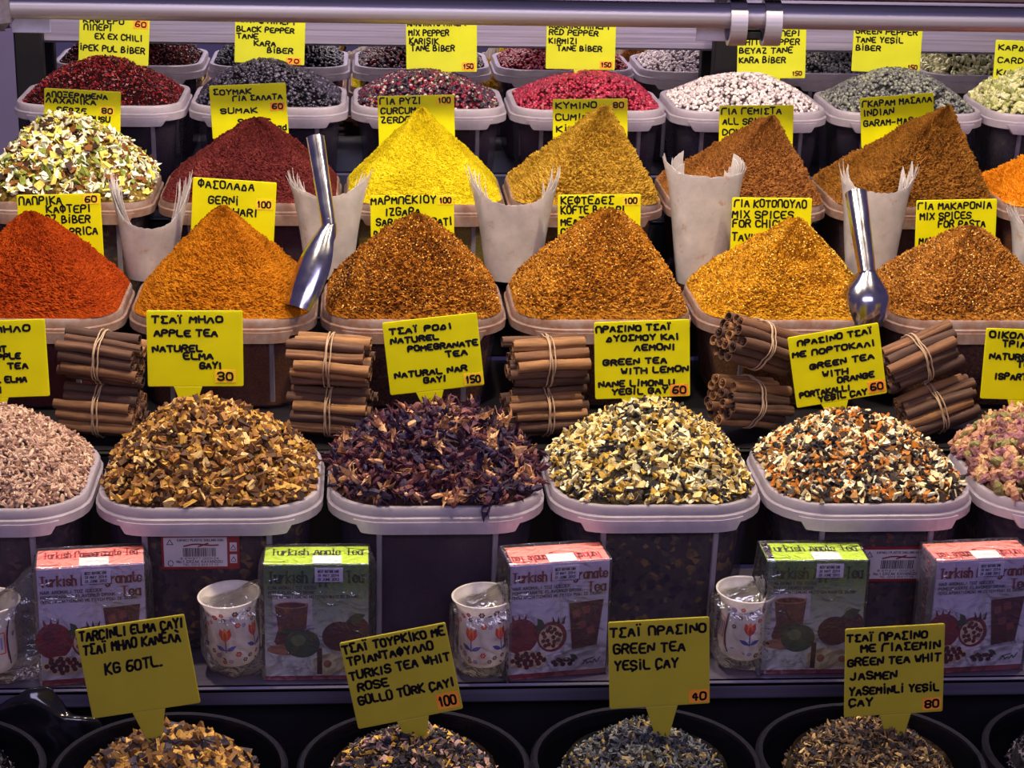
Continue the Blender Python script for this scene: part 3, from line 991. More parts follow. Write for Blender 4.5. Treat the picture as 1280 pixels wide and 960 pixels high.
for px, lab, cols, wt, tp, nm, hl in ET:
    pt = P(px, 958, Z=ZE)
    bk = empty('bucket', (pt[0], 1.785, SE))
    h = ZE - SE
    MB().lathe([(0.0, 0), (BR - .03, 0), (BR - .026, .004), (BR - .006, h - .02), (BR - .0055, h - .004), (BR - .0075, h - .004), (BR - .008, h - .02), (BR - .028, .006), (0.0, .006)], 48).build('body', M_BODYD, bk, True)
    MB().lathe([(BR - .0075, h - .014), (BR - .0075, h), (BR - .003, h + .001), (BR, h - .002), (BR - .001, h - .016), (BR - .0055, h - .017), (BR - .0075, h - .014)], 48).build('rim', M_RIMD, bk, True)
    tag(bk, lab, 'bucket', 'round buckets in the bottom row')
    M = Mound(2 * BR - .062, 0, 0, h, (0, .02), .023, 2.0, 0, -.026, round_=True, seed=px + 200, nb=140, dome=True)
    lay = [scatter(M, 2300 if tp is not CHUNKS else 1500, tp, (.006, .014) if tp is not CHUNKS else (.008, .019), .8, wt, .25)]
    d = np.mean(np.array(cols), 0)
    heap(nm, M, 40, powder_mat(nm + '_base' + str(px), [x * .25 for x in d], [x * .5 for x in d], [x * .8 for x in d], 170), lay, pal(nm + str(px) + '_piece', cols), (pt[0], 1.785, ZE), hl, 'tea', 'heaps of loose tea in the bottom row')

# a crumpled dark bag in the gap behind the buckets at the left
q = P(40, 905, Y=1.945)
v, f = ico(5)
v = v * [.19, .048, .20]
v = v * (1 + (vnoise(v * [1, 3, 1], 26.0, 2) * .16 + vnoise(v * [1, 3, 1], 60.0, 3) * .08)[:, None])
v[:, 2] = np.maximum(v[:, 2], -.095)
bag = np_mesh('crumpled_bag', v, f, np.zeros(len(f), int), [mat('black_shiny_plastic', (20, 19, 26), 0.14, spec=0.8)], True)
bag.location = (q[0], 1.945, SE + .096)
tag(bag, 'dark shiny crumpled bag behind the buckets at the bottom left', 'bag')

# ------------------------------------------------------------------ yellow price signs
GREEK = {'Α': 'A', 'Β': 'B', 'Ε': 'E', 'Ζ': 'Z', 'Η': 'H', 'Ι': 'I', 'Κ': 'K', 'Μ': 'M', 'Ν': 'N', 'Ο': 'O', 'Ρ': 'P', 'Τ': 'T', 'Υ': 'Y', 'Χ': 'X'}


def norm(t):
    return ''.join(GREEK.get(c, c) for c in t)


def sign(tl, tr, bl, Y, lines, price, mplate, label, group, stake=0.035, tilt=0.0, sw=(.030, .012), sx=0.5, hh=.105, pen=.00125, seed=0, slant=0.0):
    A, B, C = P(*tl, Y=Y), P(*tr, Y=Y), P(*bl, Y=Y)
    u = B - A
    w = np.linalg.norm(u)
    u /= w
    v = A - C
    v -= u * np.dot(v, u)
    h = np.linalg.norm(v)
    v /= h
    nrm = np.cross(u, v)                          # towards the viewer (-Y)
    t = math.radians(tilt)
    v, nrm = v * math.cos(t) - nrm * math.sin(t), nrm * math.cos(t) + v * math.sin(t)
    M = Matrix(((u[0], -nrm[0], v[0], 0), (u[1], -nrm[1], v[1], 0), (u[2], -nrm[2], v[2], 0), (0, 0, 0, 1)))
    org = C + u * w * sx - v * stake
    M.translation = Vector(org)
    th = .0022
    root = empty('price_sign', M=M)
    x0 = -w * sx

    def slab(pts, t0=th):
        n = len(pts)
        mb = MB()
        e = .0004
        c = np.mean(np.array(pts), 0)
        inn = [tuple(np.array(p) + (c - np.array(p)) * e * 2 / np.linalg.norm(c - np.array(p))) for p in pts]
        mb.loft([[(x, -t0 / 2, z) for x, z in inn], [(x, -t0 / 2 + e, z) for x, z in pts], [(x, t0 / 2 - e, z) for x, z in pts], [(x, t0 / 2, z) for x, z in inn]], (True, True))
        return mb
    pl = [(x, z + stake + h / 2) for x, z in rrect(w, h, .002, 3)]
    slab([(x + x0 + w / 2, z) for x, z in pl]).build('plate', mplate, root)
    slab([(-sw[0] / 2, stake - .0002), (-sw[1] / 2, .0), (sw[1] / 2, .0), (sw[0] / 2, stake - .0002)], th * .96).build('stake', mplate, root)
    rs = random.Random(seed)
    mb = MB()
    f3 = lambda x, z: (x, -th / 2 - .0003, z)
    for ln in lines:
        txt, a, b, yb = ln[:4]
        hf = ln[4] if len(ln) > 4 else hh * (.98 if len(lines) < 5 else .88 if len(lines) < 6 else .78)
        st = text_strokes(norm(txt), x0 + a * w, x0 + b * w, stake + h * (1 - yb), hf * h, rs.uniform(-.012, .012), .25, rs, slant)
        ink(mb, st, pen, f3)
    mb.build('lettering', M_INK, root)
    if price:
        txt, a, b, ya, yb, paper, im = price
        pm = MB().box((x0 + (a + b) / 2 * w, -th / 2 - .0002, stake + h * (1 - (ya + yb) / 2)), ((b - a) * w, .0005, (yb - ya) * h)).build('price_sticker', paper, root)
        mb = MB()
        st = text_strokes(txt, x0 + (a + .15 * (b - a)) * w, x0 + (b - .15 * (b - a)) * w, stake + h * (1 - yb + (yb - ya) * .22), (yb - ya) * .58 * h, 0, .15, rs)
        ink(mb, st, pen * .85, lambda x, z: (x, -th / 2 - .0009, z))
        mb.build('price_number', im, pm)
    tag(root, label, 'sign', group)
    return root


K, Rr = M_INK, M_INKR
OP, YP = M_PRICE, M_PRICEY
GA, GB, GC, GD, GE = 'signs in the back row', 'signs in the third row', 'signs in the second row', 'signs in the front tea row', 'signs in the bottom row'
SG = [
    # back row, at the mirror
    ('A', (107, 12), (195, 18), (98, 77), [('ΚΑΦΤΕΡΟ', .06, .63, .25), ('ΠΙΠΕΡΙ', .07, .46, .38), ('EX EX CHILI', .23, .9, .54), ('İPEK PUL BİBER', .02, .94, .77)], ('60', .77, .98, .14, .3, OP, K), 'yellow sign reading EX EX CHILI behind the chilli flakes'),
    ('A', (300, 15), (388, 19), (293, 78), [('ΜΑΥΡΟ ΠΙΠΕΡΙ', .04, .85, .2), ('BLACK PEPPER', .03, .84, .38), ('TANE', .03, .33, .52), ('KARA', .28, .58, .65), ('BİBER', .47, .83, .78)], ('70', .74, .95, .86, .99, OP, Rr), 'yellow sign reading BLACK PEPPER behind the black peppercorns'),
    ('A', (503, 24), (592, 24), (508, 90), [('ΑΝΑΜΙΚΤΟ ΠΙΠΕΡΙ', .02, .85, .14), ('MIX PEPPER', .04, .6, .31), ('KARIŞIK', .05, .45, .47), ('TANE BİBER', .07, .68, .6)], ('150', .79, .97, .82, .97, OP, K), 'yellow sign reading MIX PEPPER behind the mixed peppercorns'),
    ('A', (684, 25), (771, 27), (682, 86), [('ΚΟΚΚΙΝΟ ΠΙΠΕΡΙ', .04, .9, .16), ('RED PEPPER', .04, .74, .3), ('KIRMIZI', .04, .44, .48), ('TANE BİBER', .16, .8, .62)], ('150', .78, .97, .82, .97, OP, K), 'yellow sign reading RED PEPPER behind the pinkish red peppercorns'),
    ('A', (921, 33), (1007, 33), (921, 98), [('ΑΣΠΡΟ ΠΙΠΕΡΙ', .05, .9, .18), ('WHITE PEPPER', .04, .9, .36), ('BEYAZ TANE', .03, .8, .52), ('KARA BİBER', .03, .7, .7)], ('150', .79, .97, .84, .97, M_SIGN_PALE, Rr), 'yellow sign reading WHITE PEPPER under the pipe clamp'),
    ('A', (1065, 30), (1151, 33), (1064, 89), [('GREEN PEPPER', .03, .92, .2), ('TANE YEŞİL', .04, .72, .38), ('BİBER', .05, .4, .55)], ('150', .80, .98, .8, .95, M_SIGN_PALE, Rr), 'yellow sign reading GREEN PEPPER behind the grey green peppercorns'),
    ('A', (1235, 50), (1322, 53), (1240, 112), [('ΚΑΡΔΑΜΟ', .05, .7, .2), ('CARDAMOM', .05, .8, .45), ('KAKULE', .05, .6, .7)], None, 'yellow sign for cardamom cut by the right edge'),
    # third row
    ('B', (61, 111), (157, 116), (55, 178), [('ΑΠΟΞΕΡΑΜΕΝΑ', .03, .82, .15), ('ΛΑΧΑΝΙΚΑ', .03, .67, .26), ('SEBZE', .17, .55, .43), ('KURUSU', .46, .86, .56), ('VEGETABLE', .2, .93, .82)], ('80', .73, .92, .28, .44, YP, K), 'yellow sign reading SEBZE KURUSU behind the dried vegetables'),
    ('B', (263, 108), (359, 104), (266, 174), [('ΣΟΥΜΑΚ', .05, .54, .17), ('ΓΙΑ ΣΑΛΑΤΑ', .3, .94, .3), ('SUMAK', .13, .6, .53), ('SUMAC', .35, .77, .75), ('salad', .67, .97, .88)], ('60', .78, .97, .36, .51, OP, K), 'yellow sign reading SUMAK behind the dark red heap'),
    ('B', (475, 121), (571, 119), (474, 191), [('ΓΙΑ ΡΥΖΙ', .03, .56, .14), ('CURCUMA', .04, .57, .31), ('ZERDEÇAL', .04, .65, .47)], ('100', .77, .98, .02, .17, YP, K), 'yellow sign reading CURCUMA behind the turmeric heap'),
    ('B', (690, 125), (784, 124), (691, 195), [('ΚΥΜΙΝΟ', .04, .58, .16), ('CUMIN', .04, .47, .37), ('KİMYON', .05, .6, .57)], ('80', .78, .97, .04, .19, YP, K), 'yellow sign reading CUMIN behind the olive tan heap'),
    ('B', (895, 133), (988, 132), (898, 203), [('ΓΙΑ ΓΕΜΙΣΤΑ', .03, .83, .15), ('ALL SPICE', .05, .65, .33), ('DOLMA', .05, .48, .52)], None, 'yellow sign reading ALL SPICE behind the light brown heap'),
    ('B', (1069, 124), (1161, 117), (1077, 194), [('ΓΚΑΡΑΜ ΜΑΣΑΛΑ', .03, .97, .16), ('INDIAN', .04, .45, .32), ('GARAM-MASALA', .04, .94, .5)], None, 'tilted yellow sign reading INDIAN GARAM MASALA'),
    # second row
    ('C', (28, 245), (133, 243), (26, 324), [('ΠΑΠΡΙΚΑ', .03, .53, .15), ('ΚΑΦΤΕΡΙ', .35, .87, .28), ('TOZ BİBER', .25, .86, .44), ('PAPRICA', .46, .94, .63)], ('60', .79, .98, .01, .16, YP, K), 'yellow sign reading PAPRICA behind the orange red heap'),
    ('C', (245, 223), (350, 230), (238, 302), [('ΦΑΣΟΛΑΔΑ', .07, .73, .14), ('GERNİ', .2, .55, .38), ('BAHARI', .33, .78, .55), ('CORBA', .05, .4, .85)], ('100', .76, .97, .27, .43, YP, K), 'yellow sign reading GERNI BAHARI behind the orange heap'),
    ('C', (466, 246), (571, 245), (464, 324), [('ΜΑΡΜΠΕΚΙΟΥ', .01, .78, .13), ('IZGARA', .18, .59, .31), ('SARAY BAHARATI', .07, .97, .47), ('BARBEKÜ', .04, .5, .67)], ('100', .81, .99, .01, .15, YP, K), 'yellow sign reading IZGARA SARAY BAHARATI'),
    ('C', (697, 245), (801, 244), (697, 324), [('ΚΕΦΤΕΔΕΣ', .04, .67, .14), ('KÖFTE BAHARI', .04, .8, .29), ('MEATBALL', .04, .6, .47), ('CURRY', .04, .37, .63)], ('100', .78, .98, .03, .17, YP, K), 'yellow sign reading KOFTE BAHARI behind the meatball spice'),
    ('C', (914, 248), (1014, 249), (912, 325), [('ΓΙΑ ΚΟΤΟΠΟΥΛΟ', .03, .93, .15), ('MIX SPICES', .01, .77, .32), ('FOR CHICKEN', .02, .82, .47), ('TAVUK', .02, .4, .68)], None, 'yellow sign reading MIX SPICES FOR CHICKEN'),
    ('C', (1137, 252), (1238, 250), (1143, 324), [('ΓΙΑ ΜΑΚΑΡΟΝΙΑ', .02, .93, .15), ('MIX SPICES', .05, .68, .33), ('FOR PASTA', .28, .86, .46), ('MAKARNA', .05, .5, .74)], None, 'yellow sign reading MIX SPICES FOR PASTA'),
    # front tea row
    ('D', (-55, 405), (67, 401), (-58, 499), [('ΤΣΑΪ ΜΗΛΟ', .06, .84, .15), ('INSTANT', .2, .58, .41), ('APPLE', .43, .72, .5), ('TEA', .59, .79, .63), ('NATUREL ELMA', .1, .77, .8), ('ÇAYI', .35, .5, .93)], None, 'yellow sign for apple tea cut by the left edge'),
    ('D', (188, 391), (309, 391), (185, 483), [('ΤΣΑΪ ΜΗΛΟ', .06, .79, .16), ('APPLE TEA', .08, .73, .33), ('NATUREL', .06, .57, .54), ('ELMA', .38, .68, .64), ('GAYI', .55, .77, .76)], ('30', .7, .92, .78, .95, YP, K), 'yellow sign reading APPLE TEA NATUREL ELMA GAYI 30'),
    ('D', (480, 406), (599, 393), (488, 494), [('ΤΣΑΪ ΡΟΔΙ', .07, .72, .17), ('NATUREL', .07, .57, .30), ('POMEGRANATE', .24, .97, .43), ('TEA', .63, .85, .56), ('NATURAL NAR', .07, .83, .77), ('GAYI', .37, .6, .88)], ('150', .79, .99, .82, .98, YP, K), 'yellow sign reading NATUREL POMEGRANATE TEA 150'),
    ('D', (740, 406), (860, 402), (744, 499), [('ΠΡΑΣΙΝΟ ΤΣΑΪ', .02, .8, .13), ('ΔΥΟΣΜΟΥ ΚΑΙ', .13, .88, .25), ('ΛΕΜΟΝΙ', .42, .84, .38), ('GREEN TEA', .09, .75, .56), ('WITH LEMON', .28, .98, .68), ('NANE LİMONLU', .04, .83, .84), ('YEGİL GAY', .18, .76, .95)], ('60', .79, .98, .84, .99, OP, K), 'yellow sign reading GREEN TEA WITH LEMON'),
    ('D', (974, 427), (1088, 408), (996, 510), [('ΠΡΑΣΙΝΟ ΤΣΑΪ', .1, .92, .14), ('ΜΕ ΠΟΡΤΟΚΑΛΙ', .03, .93, .29), ('GREEN TEA', .2, .9, .49), ('WITH', .33, .6, .63), ('ORANGE', .48, .88, .74), ('PORTAKALLI', .05, .6, .86), ('YEŞİL ÇAY', .25, .78, .96)], ('60', .8, .99, .8, .96, OP, K), 'tilted yellow sign reading GREEN TEA WITH ORANGE'),
    ('D', (1215, 412), (1337, 416), (1225, 498), [('ΟΙΚΟΛΟΓΙΚΑ', .04, .75, .13), ('ΤΡΙΑΝΤΑΦΥΛΛΑ', .18, .98, .25), ('NATUREL', .06, .5, .43), ('TEA', .35, .55, .54), ('ISPARTA', .13, .52, .71)], None, 'yellow sign reading NATUREL TEA ISPARTA cut by the right edge'),
    # bottom row
    ('E', (105, 789), (242, 769), (116, 898), [('TARCINLI ELMA ÇAYI', .03, .97, .13, .1), ('ΤΣΑΪ ΜΗΛΟ ΚΑΝΕΛÀ', .04, .92, .28, .1), ('KG 60TL.', .2, .72, .53, .11)], None, 'large yellow sign reading KG 60TL at the bottom left'),
    ('E', (429, 806), (562, 780), (448, 911), [('ΤΣΑΪ ΤΟΥΡΚΙΚΟ ΜΕ', .02, .97, .13), ('ΤΡΙΑΝΤΑΦΥΛΛΟ', .04, .84, .27), ('TURKIS TEA WHIT', .03, .97, .43), ('ROSE', .08, .36, .57), ('GÜLLÜ TÜRK ÇAYI', .06, .96, .73)], ('100', .77, .98, .78, .96, OP, K), 'large yellow sign reading TURKIS TEA WHIT ROSE'),
    ('E', (759, 781), (886, 774), (762, 886), [('ΤΣΑΪ ΠΡΑΣΙΝΟ', .02, .96, .17), ('GREEN TEA', .05, .75, .36), ('YEŞİL ÇAY', .06, .68, .55)], ('40', .79, .99, .83, .98, OP, K), 'dim yellow sign reading GREEN TEA 40 below the pink box'),
    ('E', (1048, 790), (1173, 783), (1055, 896), [('ΤΣΑΪ ΠΡΑΣΙΝΟ', .02, .82, .14), ('ΜΕ ΓΙΑΣΕΜΙΝ', .16, .95, .27), ('GREEN TEA WHIT', .03, .96, .42), ('JASMEN', .06, .52, .58), ('YASEMİNLİ YEŞİL', .05, .95, .75), ('ÇAY', .05, .28, .88)], ('80', .79, .98, .83, .97, OP, K), 'large yellow sign reading GREEN TEA WHIT JASMEN'),
]
SY = dict(A=3.085, B=2.84, C=2.575, D=2.215, E=1.80)
for i, (rw, tl, tr, bl, lines, price, lab) in enumerate(SG):
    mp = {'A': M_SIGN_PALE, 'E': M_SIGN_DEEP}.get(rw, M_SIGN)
    gr = {'A': GA, 'B': GB, 'C': GC, 'D': GD, 'E': GE}[rw]
    st = {'A': .03, 'B': .03, 'C': .03, 'D': .028, 'E': .036}[rw]
    sign(tl, tr, bl, SY[rw], lines, price, mp, lab, gr, stake=st, tilt={'A': 8, 'B': 6, 'C': 6, 'D': 8, 'E': 4}[rw], sx=.42 if rw == 'D' else .52, seed=i,
         hh={'D': .088, 'E': .1, 'C': .112}.get(rw, .105), pen=.0014 if rw == 'D' else .00135 if rw == 'E' else .0012, sw=(.034, .014) if rw in 'DE' else (.026, .012), slant=.12 if i == 25 else 0.0)

# ------------------------------------------------------------------ cinnamon bundles
M_CIN = []
for i, c in enumerate([(128, 90, 64), (104, 74, 58), (156, 112, 74), (88, 64, 54)]):
    t = NT('cinnamon_bark_%d' % i)
    co = t.n('TexCoord').outputs['Object']
    mp = t.n('Mapping', {'Vector': co, 'Scale': (14, 130, 130)})
    nz = t.n('TexNoise', {'Vector': mp.outputs[0], 'Scale': 1.0, 'Detail': 6.0, 'Roughness': 0.7}).outputs[0]
    col = t.ramp(nz, [(0.25, lin([x * .62 for x in c])), (0.55, lin(c)), (0.8, lin([min(255, x * 1.25) for x in c]))])
    b = t.n('Bump', {'Height': nz, 'Strength': 0.5, 'Distance': 0.002})
    p = t.n('BsdfPrincipled', {'Base Color': col, 'Roughness': 0.75, 'Specular IOR Level': 0.25, 'Normal': b.outputs[0]})
    M_CIN.append(t.done(p.outputs[0]))
M_BAND = mat('pale_elastic', (186, 156, 126), 0.5, vary=0.15)


def quill_mesh(L, r, R):
    """a rolled bark quill: both edges of a thick sheet curl inwards"""
    ns, nx = 15, 7
    th = r * .16
    pts = []
    for sd in (-1, 1):
        seq = []
        for i in range(ns):
            a = i / (ns - 1) * 4.3
            rad = r * (1 - .0 * i) - max(0, a - 2.6) * r * .30
            seq.append((rad, sd * a))
        pts.append(seq)
    line = [(rad, a) for rad, a in reversed(pts[0])] + pts[1][1:]
    outer = [(rad * math.sin(a), rad * math.cos(a)) for rad, a in line]
    inner = [((rad - th) * math.sin(a), (rad - th) * math.cos(a)) for rad, a in line]
    loop = outer + inner[::-1]
    mb = MB()
    ph = R.uniform(0, 6)
    loops = []
    for k in range(nx):
        x = -L / 2 + L * k / (nx - 1)
        s = 1 + .05 * math.sin(k * 1.7 + ph)
        oy, oz = .0007 * math.sin(k * 1.1 + ph), .0007 * math.cos(k * .9 + ph)
        loops.append([(x, y * s + oy, z * s + oz) for y, z in loop])
    mb.loft(loops)
    n = len(loop)
    h = n // 2
    for base, flip in ((0, False), ((nx - 1) * n, True)):
        for i in range(h - 1):
            f = (base + i, base + i + 1, base + n - 2 - i, base + n - 1 - i)
            mb.f.append(f if flip else f[::-1])
            mb.m.append(0)
    return mb


QR = random.Random(5)
qm = []
for i in range(8):
    o = quill_mesh(.098 * QR.uniform(.95, 1.04), .0068 * QR.uniform(.9, 1.08), QR).build('cinnamon_stick', M_CIN[i % 4], None, True)
    qm.append(o.data)
    bpy.data.objects.remove(o)
BUN = [(130, 446, 4, -14, 2.315, 1.0, 'upper cinnamon bundle at far left, beside the cut-off apple tea sign'), (128, 513, 1, -12, 2.312, 1.0, 'lower cinnamon bundle at far left, above the gap between front tubs'),
       (414, 450, 1, -10, 2.315, 1.0, 'upper cinnamon bundle right of the APPLE TEA sign'), (415, 514, 0, -12, 2.312, 1.0, 'lower cinnamon bundle right of the APPLE TEA sign'),
       (683, 450, 0, 9, 2.315, .98, 'upper cinnamon bundle left of the GREEN TEA WITH LEMON sign'), (682, 513, -1, 8, 2.312, .98, 'lower cinnamon bundle left of the GREEN TEA WITH LEMON sign'),
       (945, 430, 21, 26, 2.312, .98, 'tilted upper cinnamon bundle left of the GREEN TEA WITH ORANGE sign'), (934, 502, 13, 28, 2.31, .98, 'tilted lower cinnamon bundle left of the GREEN TEA WITH ORANGE sign'),
       (1146, 448, -18, 14, 2.315, 1.0, 'tilted upper cinnamon bundle right of the GREEN TEA WITH ORANGE sign'), (1169, 510, -18, 6, 2.31, .98, 'tilted lower cinnamon bundle right of the GREEN TEA WITH ORANGE sign')]
for px, py, rot, yaw, Y, sc, lab in BUN:
    c = P(px, py, Y=Y)
    M = Matrix.Translation(Vector(c)) @ Matrix.Rotation(math.radians(yaw), 4, 'Z') @ Matrix.Rotation(math.radians(rot), 4, 'Y') @ Matrix.Rotation(QR.choice([0, 1]) * math.pi / 6 + QR.uniform(-.1, .1), 4, 'X')
    root = empty('cinnamon_bundle', M=M)
    root.scale = (sc, sc, sc)
    tag(root, lab, 'cinnamon', 'tied bundles of cinnamon sticks')
    far = []
    for row, n in ((-2, 3), (-1, 4), (0, 5), (1, 4), (2, 3)):
        for k in range(n):
            y, z = (k - (n - 1) / 2) * .0133 + QR.uniform(-.0006, .0006), row * .0116 + QR.uniform(-.0006, .0006)
            s = bpy.data.objects.new('cinnamon_stick', QR.choice(qm))
            COL.objects.link(s)
            s.parent = root
            s.location = (QR.uniform(-.006, .006), y, z)
            s.rotation_euler = (QR.uniform(0, 6.28), QR.uniform(-.022, .022), QR.uniform(-.022, .022))
            far.append((y, z))
    mb = MB()
    for x in (-.0035, 0.0, .003):
        ring = []
        for a in np.linspace(0, 2 * math.pi, 36, endpoint=False):
            d = max(y * math.cos(a) + z * math.sin(a) for y, z in far) + .0082
            ring.append((x + .0012 * math.sin(a * 2 + x * 900), d * math.cos(a), d * math.sin(a)))
        mb.tube(ring, .0009, 6, ring=True)
    mb.build('elastic_band', M_BAND, root, True)

# ------------------------------------------------------------------ rolls of plastic bags
def bag_roll(px, py_top, py_bot, wpx, Y, close, lean, depth, label, seed, rise=.03, drop=.03):
    """a stack of thin bags bent into an upright half tube, frayed at the top"""
    R = random.Random(seed)
    b = P(px, py_bot, Y=Y)
    tpt = P(px, py_top, Y=Y)
    H = tpt[2] - b[2]
    wtop = wpx / (FPX / (Y * 1.02)) / 2
    root = empty('plastic_bag_roll', b)
    tag(root, label, 'plastic bags', 'rolled stacks of plastic bags')
    nsheet = 13
    for si in range(nsheet):
        off = si * .0009
        na, nh = 48, 14
        outl, inl = [], []
        jag = [R.uniform(-1, 1) for _ in range(na + 1)]
        hs = 1.0 - .012 * si - R.uniform(0, .03)
        a0 = -close / 2 * (1.08 - .36 * R.random())
        a1 = close / 2 * (1.08 - .36 * R.random())
        ra, rb = R.uniform(.6, 1.1), R.uniform(.6, 1.1)
        fa, fb = R.uniform(-.4, 1.0), R.uniform(-.4, 1.0)
        mb = MB()
        for th in (0, .0004):
            for k in range(nh + 1):
                v = k / nh
                loop = []
                for i in range(na + 1):
                    u = i / na
                    a = math.radians(a0 + (a1 - a0) * u)
                    e = abs(u - .5) * 2
                    ww = wtop * (.66 + .34 * v ** .8) - off - th
                    dd = depth * (.55 + .45 * v) - off - th
                    top = H * hs - drop * (1 - e ** 2.2) + rise * (ra if u < .5 else rb) * max(0, e - .55) / .45 + .0012 * jag[i]
                    fan = .016 * (-fa if u < .5 else fb) * (v ** 3) * max(0, e - .55) / .45
                    x = ww * math.sin(a) + lean * v * v + fan
                    y = -dd * math.cos(a) + .012 * v
                    loop.append((x, y + .0008 * math.sin(9 * u + 5 * v + si), top * v))
                (outl if th == 0 else inl).append(loop)
        loops = [o_ + i_[::-1] for o_, i_ in zip(outl, inl)]
        mb.loft(loops, (True, True))
        mb.build('bag_sheet', M_BAGS, root, True)
    return root


bag_roll(190, 232, 346, 90, 2.625, 200, .003, .046, 'roll of plastic bags between the paprika and orange heaps', 1, .022, .050)
bag_roll(412, 220, 344, 88, 2.640, 200, 0, .040, 'roll of plastic bags behind the left metal scoop', 2, .012, .02)
bag_roll(641, 216, 347, 102, 2.625, 205, 0, .050, 'wide open roll of plastic bags between turmeric and cumin heaps', 3, .014, .034)
bag_roll(876, 204, 352, 94, 2.625, 260, .002, .046, 'tall closed roll of plastic bags left of the chicken spice sign', 4, .012, .010)
bag_roll(1086, 210, 350, 88, 2.640, 215, .002, .042, 'roll of plastic bags behind the right metal scoop', 5, .012, .026)
bag_roll(1292, 262, 352, 76, 2.640, 210, .002, .042, 'roll of plastic bags cut by the right edge', 6, .012, .03)

# ------------------------------------------------------------------ metal scoops
def scoop(top, neck, tip, Yt, Yn, Yp, r, wb, face, label):
    T, N, E = P(*top, Y=Yt), P(*neck, Y=Yn), P(*tip, Y=Yp)
    root = empty('metal_scoop', E)
    tag(root, label, 'scoop', 'metal scoops stuck in the heaps')

    def tube_between(A, B, ra, rb, n=20, t=.0012):
        d = B - A
        d /= np.linalg.norm(d)
        x = np.cross(d, [0, 1, 0])
        x /= np.linalg.norm(x)
        y = np.cross(d, x)
        ring = lambda c, q: [c + q * (x * math.cos(a) + y * math.sin(a)) for a in np.linspace(0, 2 * math.pi, n, endpoint=False)]
        return [ring(A, ra), ring(A + (B - A) * .5, (ra * .55 + rb * .45)), ring(B, rb), ring(B, rb - t), ring(A + (B - A) * .5, (ra * .55 + rb * .45) - t), ring(A, ra - t)]
    part(MB().loft(tube_between(T, N, r, r * .78), ring=True), 'handle', M_CHROME, root, True)
    # blade: a trough that widens from the neck, cut slanting at its mouth
    ax = E - N
    L = np.linalg.norm(ax)
    ax /= L
    f = np.array(face, float)
    f -= ax * np.dot(f, ax)
    f /= np.linalg.norm(f)
    sd = np.cross(ax, f)
    outl = []
    for t0 in (0, .0012):
        ls = []
        for k in range(15):
            v = k / 14
            rad = r * .62 + (wb - r * .62) * math.sin(min(1, v * 1.7) * math.pi / 2) ** 1.2 - t0
            if v > .7:
                rad *= 1 - .14 * ((v - .7) / .3) ** 2
            span = math.radians(160 + 130 * max(0, 1 - v * 5) - 40 * max(0, v - .6))
            c = N + ax * (L * v - .006)
            ls.append([c - f * rad * math.cos(a) + sd * rad * math.sin(a) + f * rad * .25 for a in np.linspace(-span / 2, span / 2, 21)])
        outl.append(ls)
    loops = [a + b[::-1] for a, b in zip(*outl)]
    part(MB().loft(loops, (True, True)), 'blade', M_CHROME, root, True)
    part(MB().tube([N + (T - N) * .06, N + ax * .004, N + ax * .016], [r * .80, r * .62, r * .66], 18), 'neck', M_CHROME, root, True)
    return root


scoop((394, 172), (411, 282), (372, 392), 2.530, 2.465, 2.415, .0122, .027, (.62, .72, .25), 'metal scoop standing in the orange heap, left of the barbecue spice')
scoop((1070, 242), (1084, 342), (1076, 410), 2.510, 2.432, 2.420, .0150, .036, (.5, .8, .2), 'metal scoop standing in the golden chicken spice')

# ------------------------------------------------------------------ tea boxes, cups and their wrapping
def disc(cx, cy, rx, ry, n=20, a0=0):
    return [(cx + rx * math.cos(2 * math.pi * i / n + a0), cy + ry * math.sin(2 * math.pi * i / n + a0)) for i in range(n)]


def leaf2(cx, cy, L, w, ang):
    c, s = math.cos(ang), math.sin(ang)
    q = [(0, 0), (L * .3, w * .8), (L * .6, w), (L, 0), (L * .6, -w), (L * .3, -w * .8)]
    return [(cx + x * c - y * s, cy + x * s + y * c) for x, y in q]


C_ = lambda n, c: mat('print_' + n, c, 0.45, vary=0.08, scale=120)
PR = dict(pomred=C_('pomegranate_red', (120, 28, 40)), pomdk=C_('dark_red', (70, 14, 24)), seed=C_('seed_red', (96, 20, 34)), cream=C_('cream', (214, 186, 160)), leaf=C_('leaf_green', (52, 62, 40)),
          glass=C_('glass_grey', (170, 160, 176)), drink=C_('red_drink', (78, 24, 34)), drinkh=C_('red_drink_light', (124, 56, 56)), white=C_('white', (238, 232, 238)), stripe=C_('stripe_red', (132, 34, 44)),
          title=C_('title_maroon', (110, 26, 40)), titleg=C_('title_green', (26, 44, 28)), ink=C_('small_ink', (52, 38, 60)), apg=C_('apple_green', (62, 74, 54)), apgl=C_('apple_green_light', (96, 108, 76)),
          apr=C_('apple_red', (70, 24, 30)), tea=C_('tea_brown', (92, 50, 42)), teal=C_('tea_light', (150, 100, 78)), slice=C_('apple_slice', (206, 194, 160)), stick=C_('cinnamon_brown', (80, 48, 36)), topred=C_('top_red', (196, 44, 50)),
          dark=C_('near_black', (28, 22, 30)), lav=C_('sticker_lavender', (176, 166, 204)))
PK = list(PR.keys())


def box_paper(name, top, bot):
    t = NT(name)
    co = t.n('TexCoord').outputs['Generated']
    z = t.n('SeparateXYZ', {0: co}).outputs[2]
    col = t.ramp(z, [(0.15, lin(bot)), (0.85, lin(top))])
    return t.done(t.n('BsdfPrincipled', {'Base Color': col, 'Roughness': 0.35}).outputs[0])


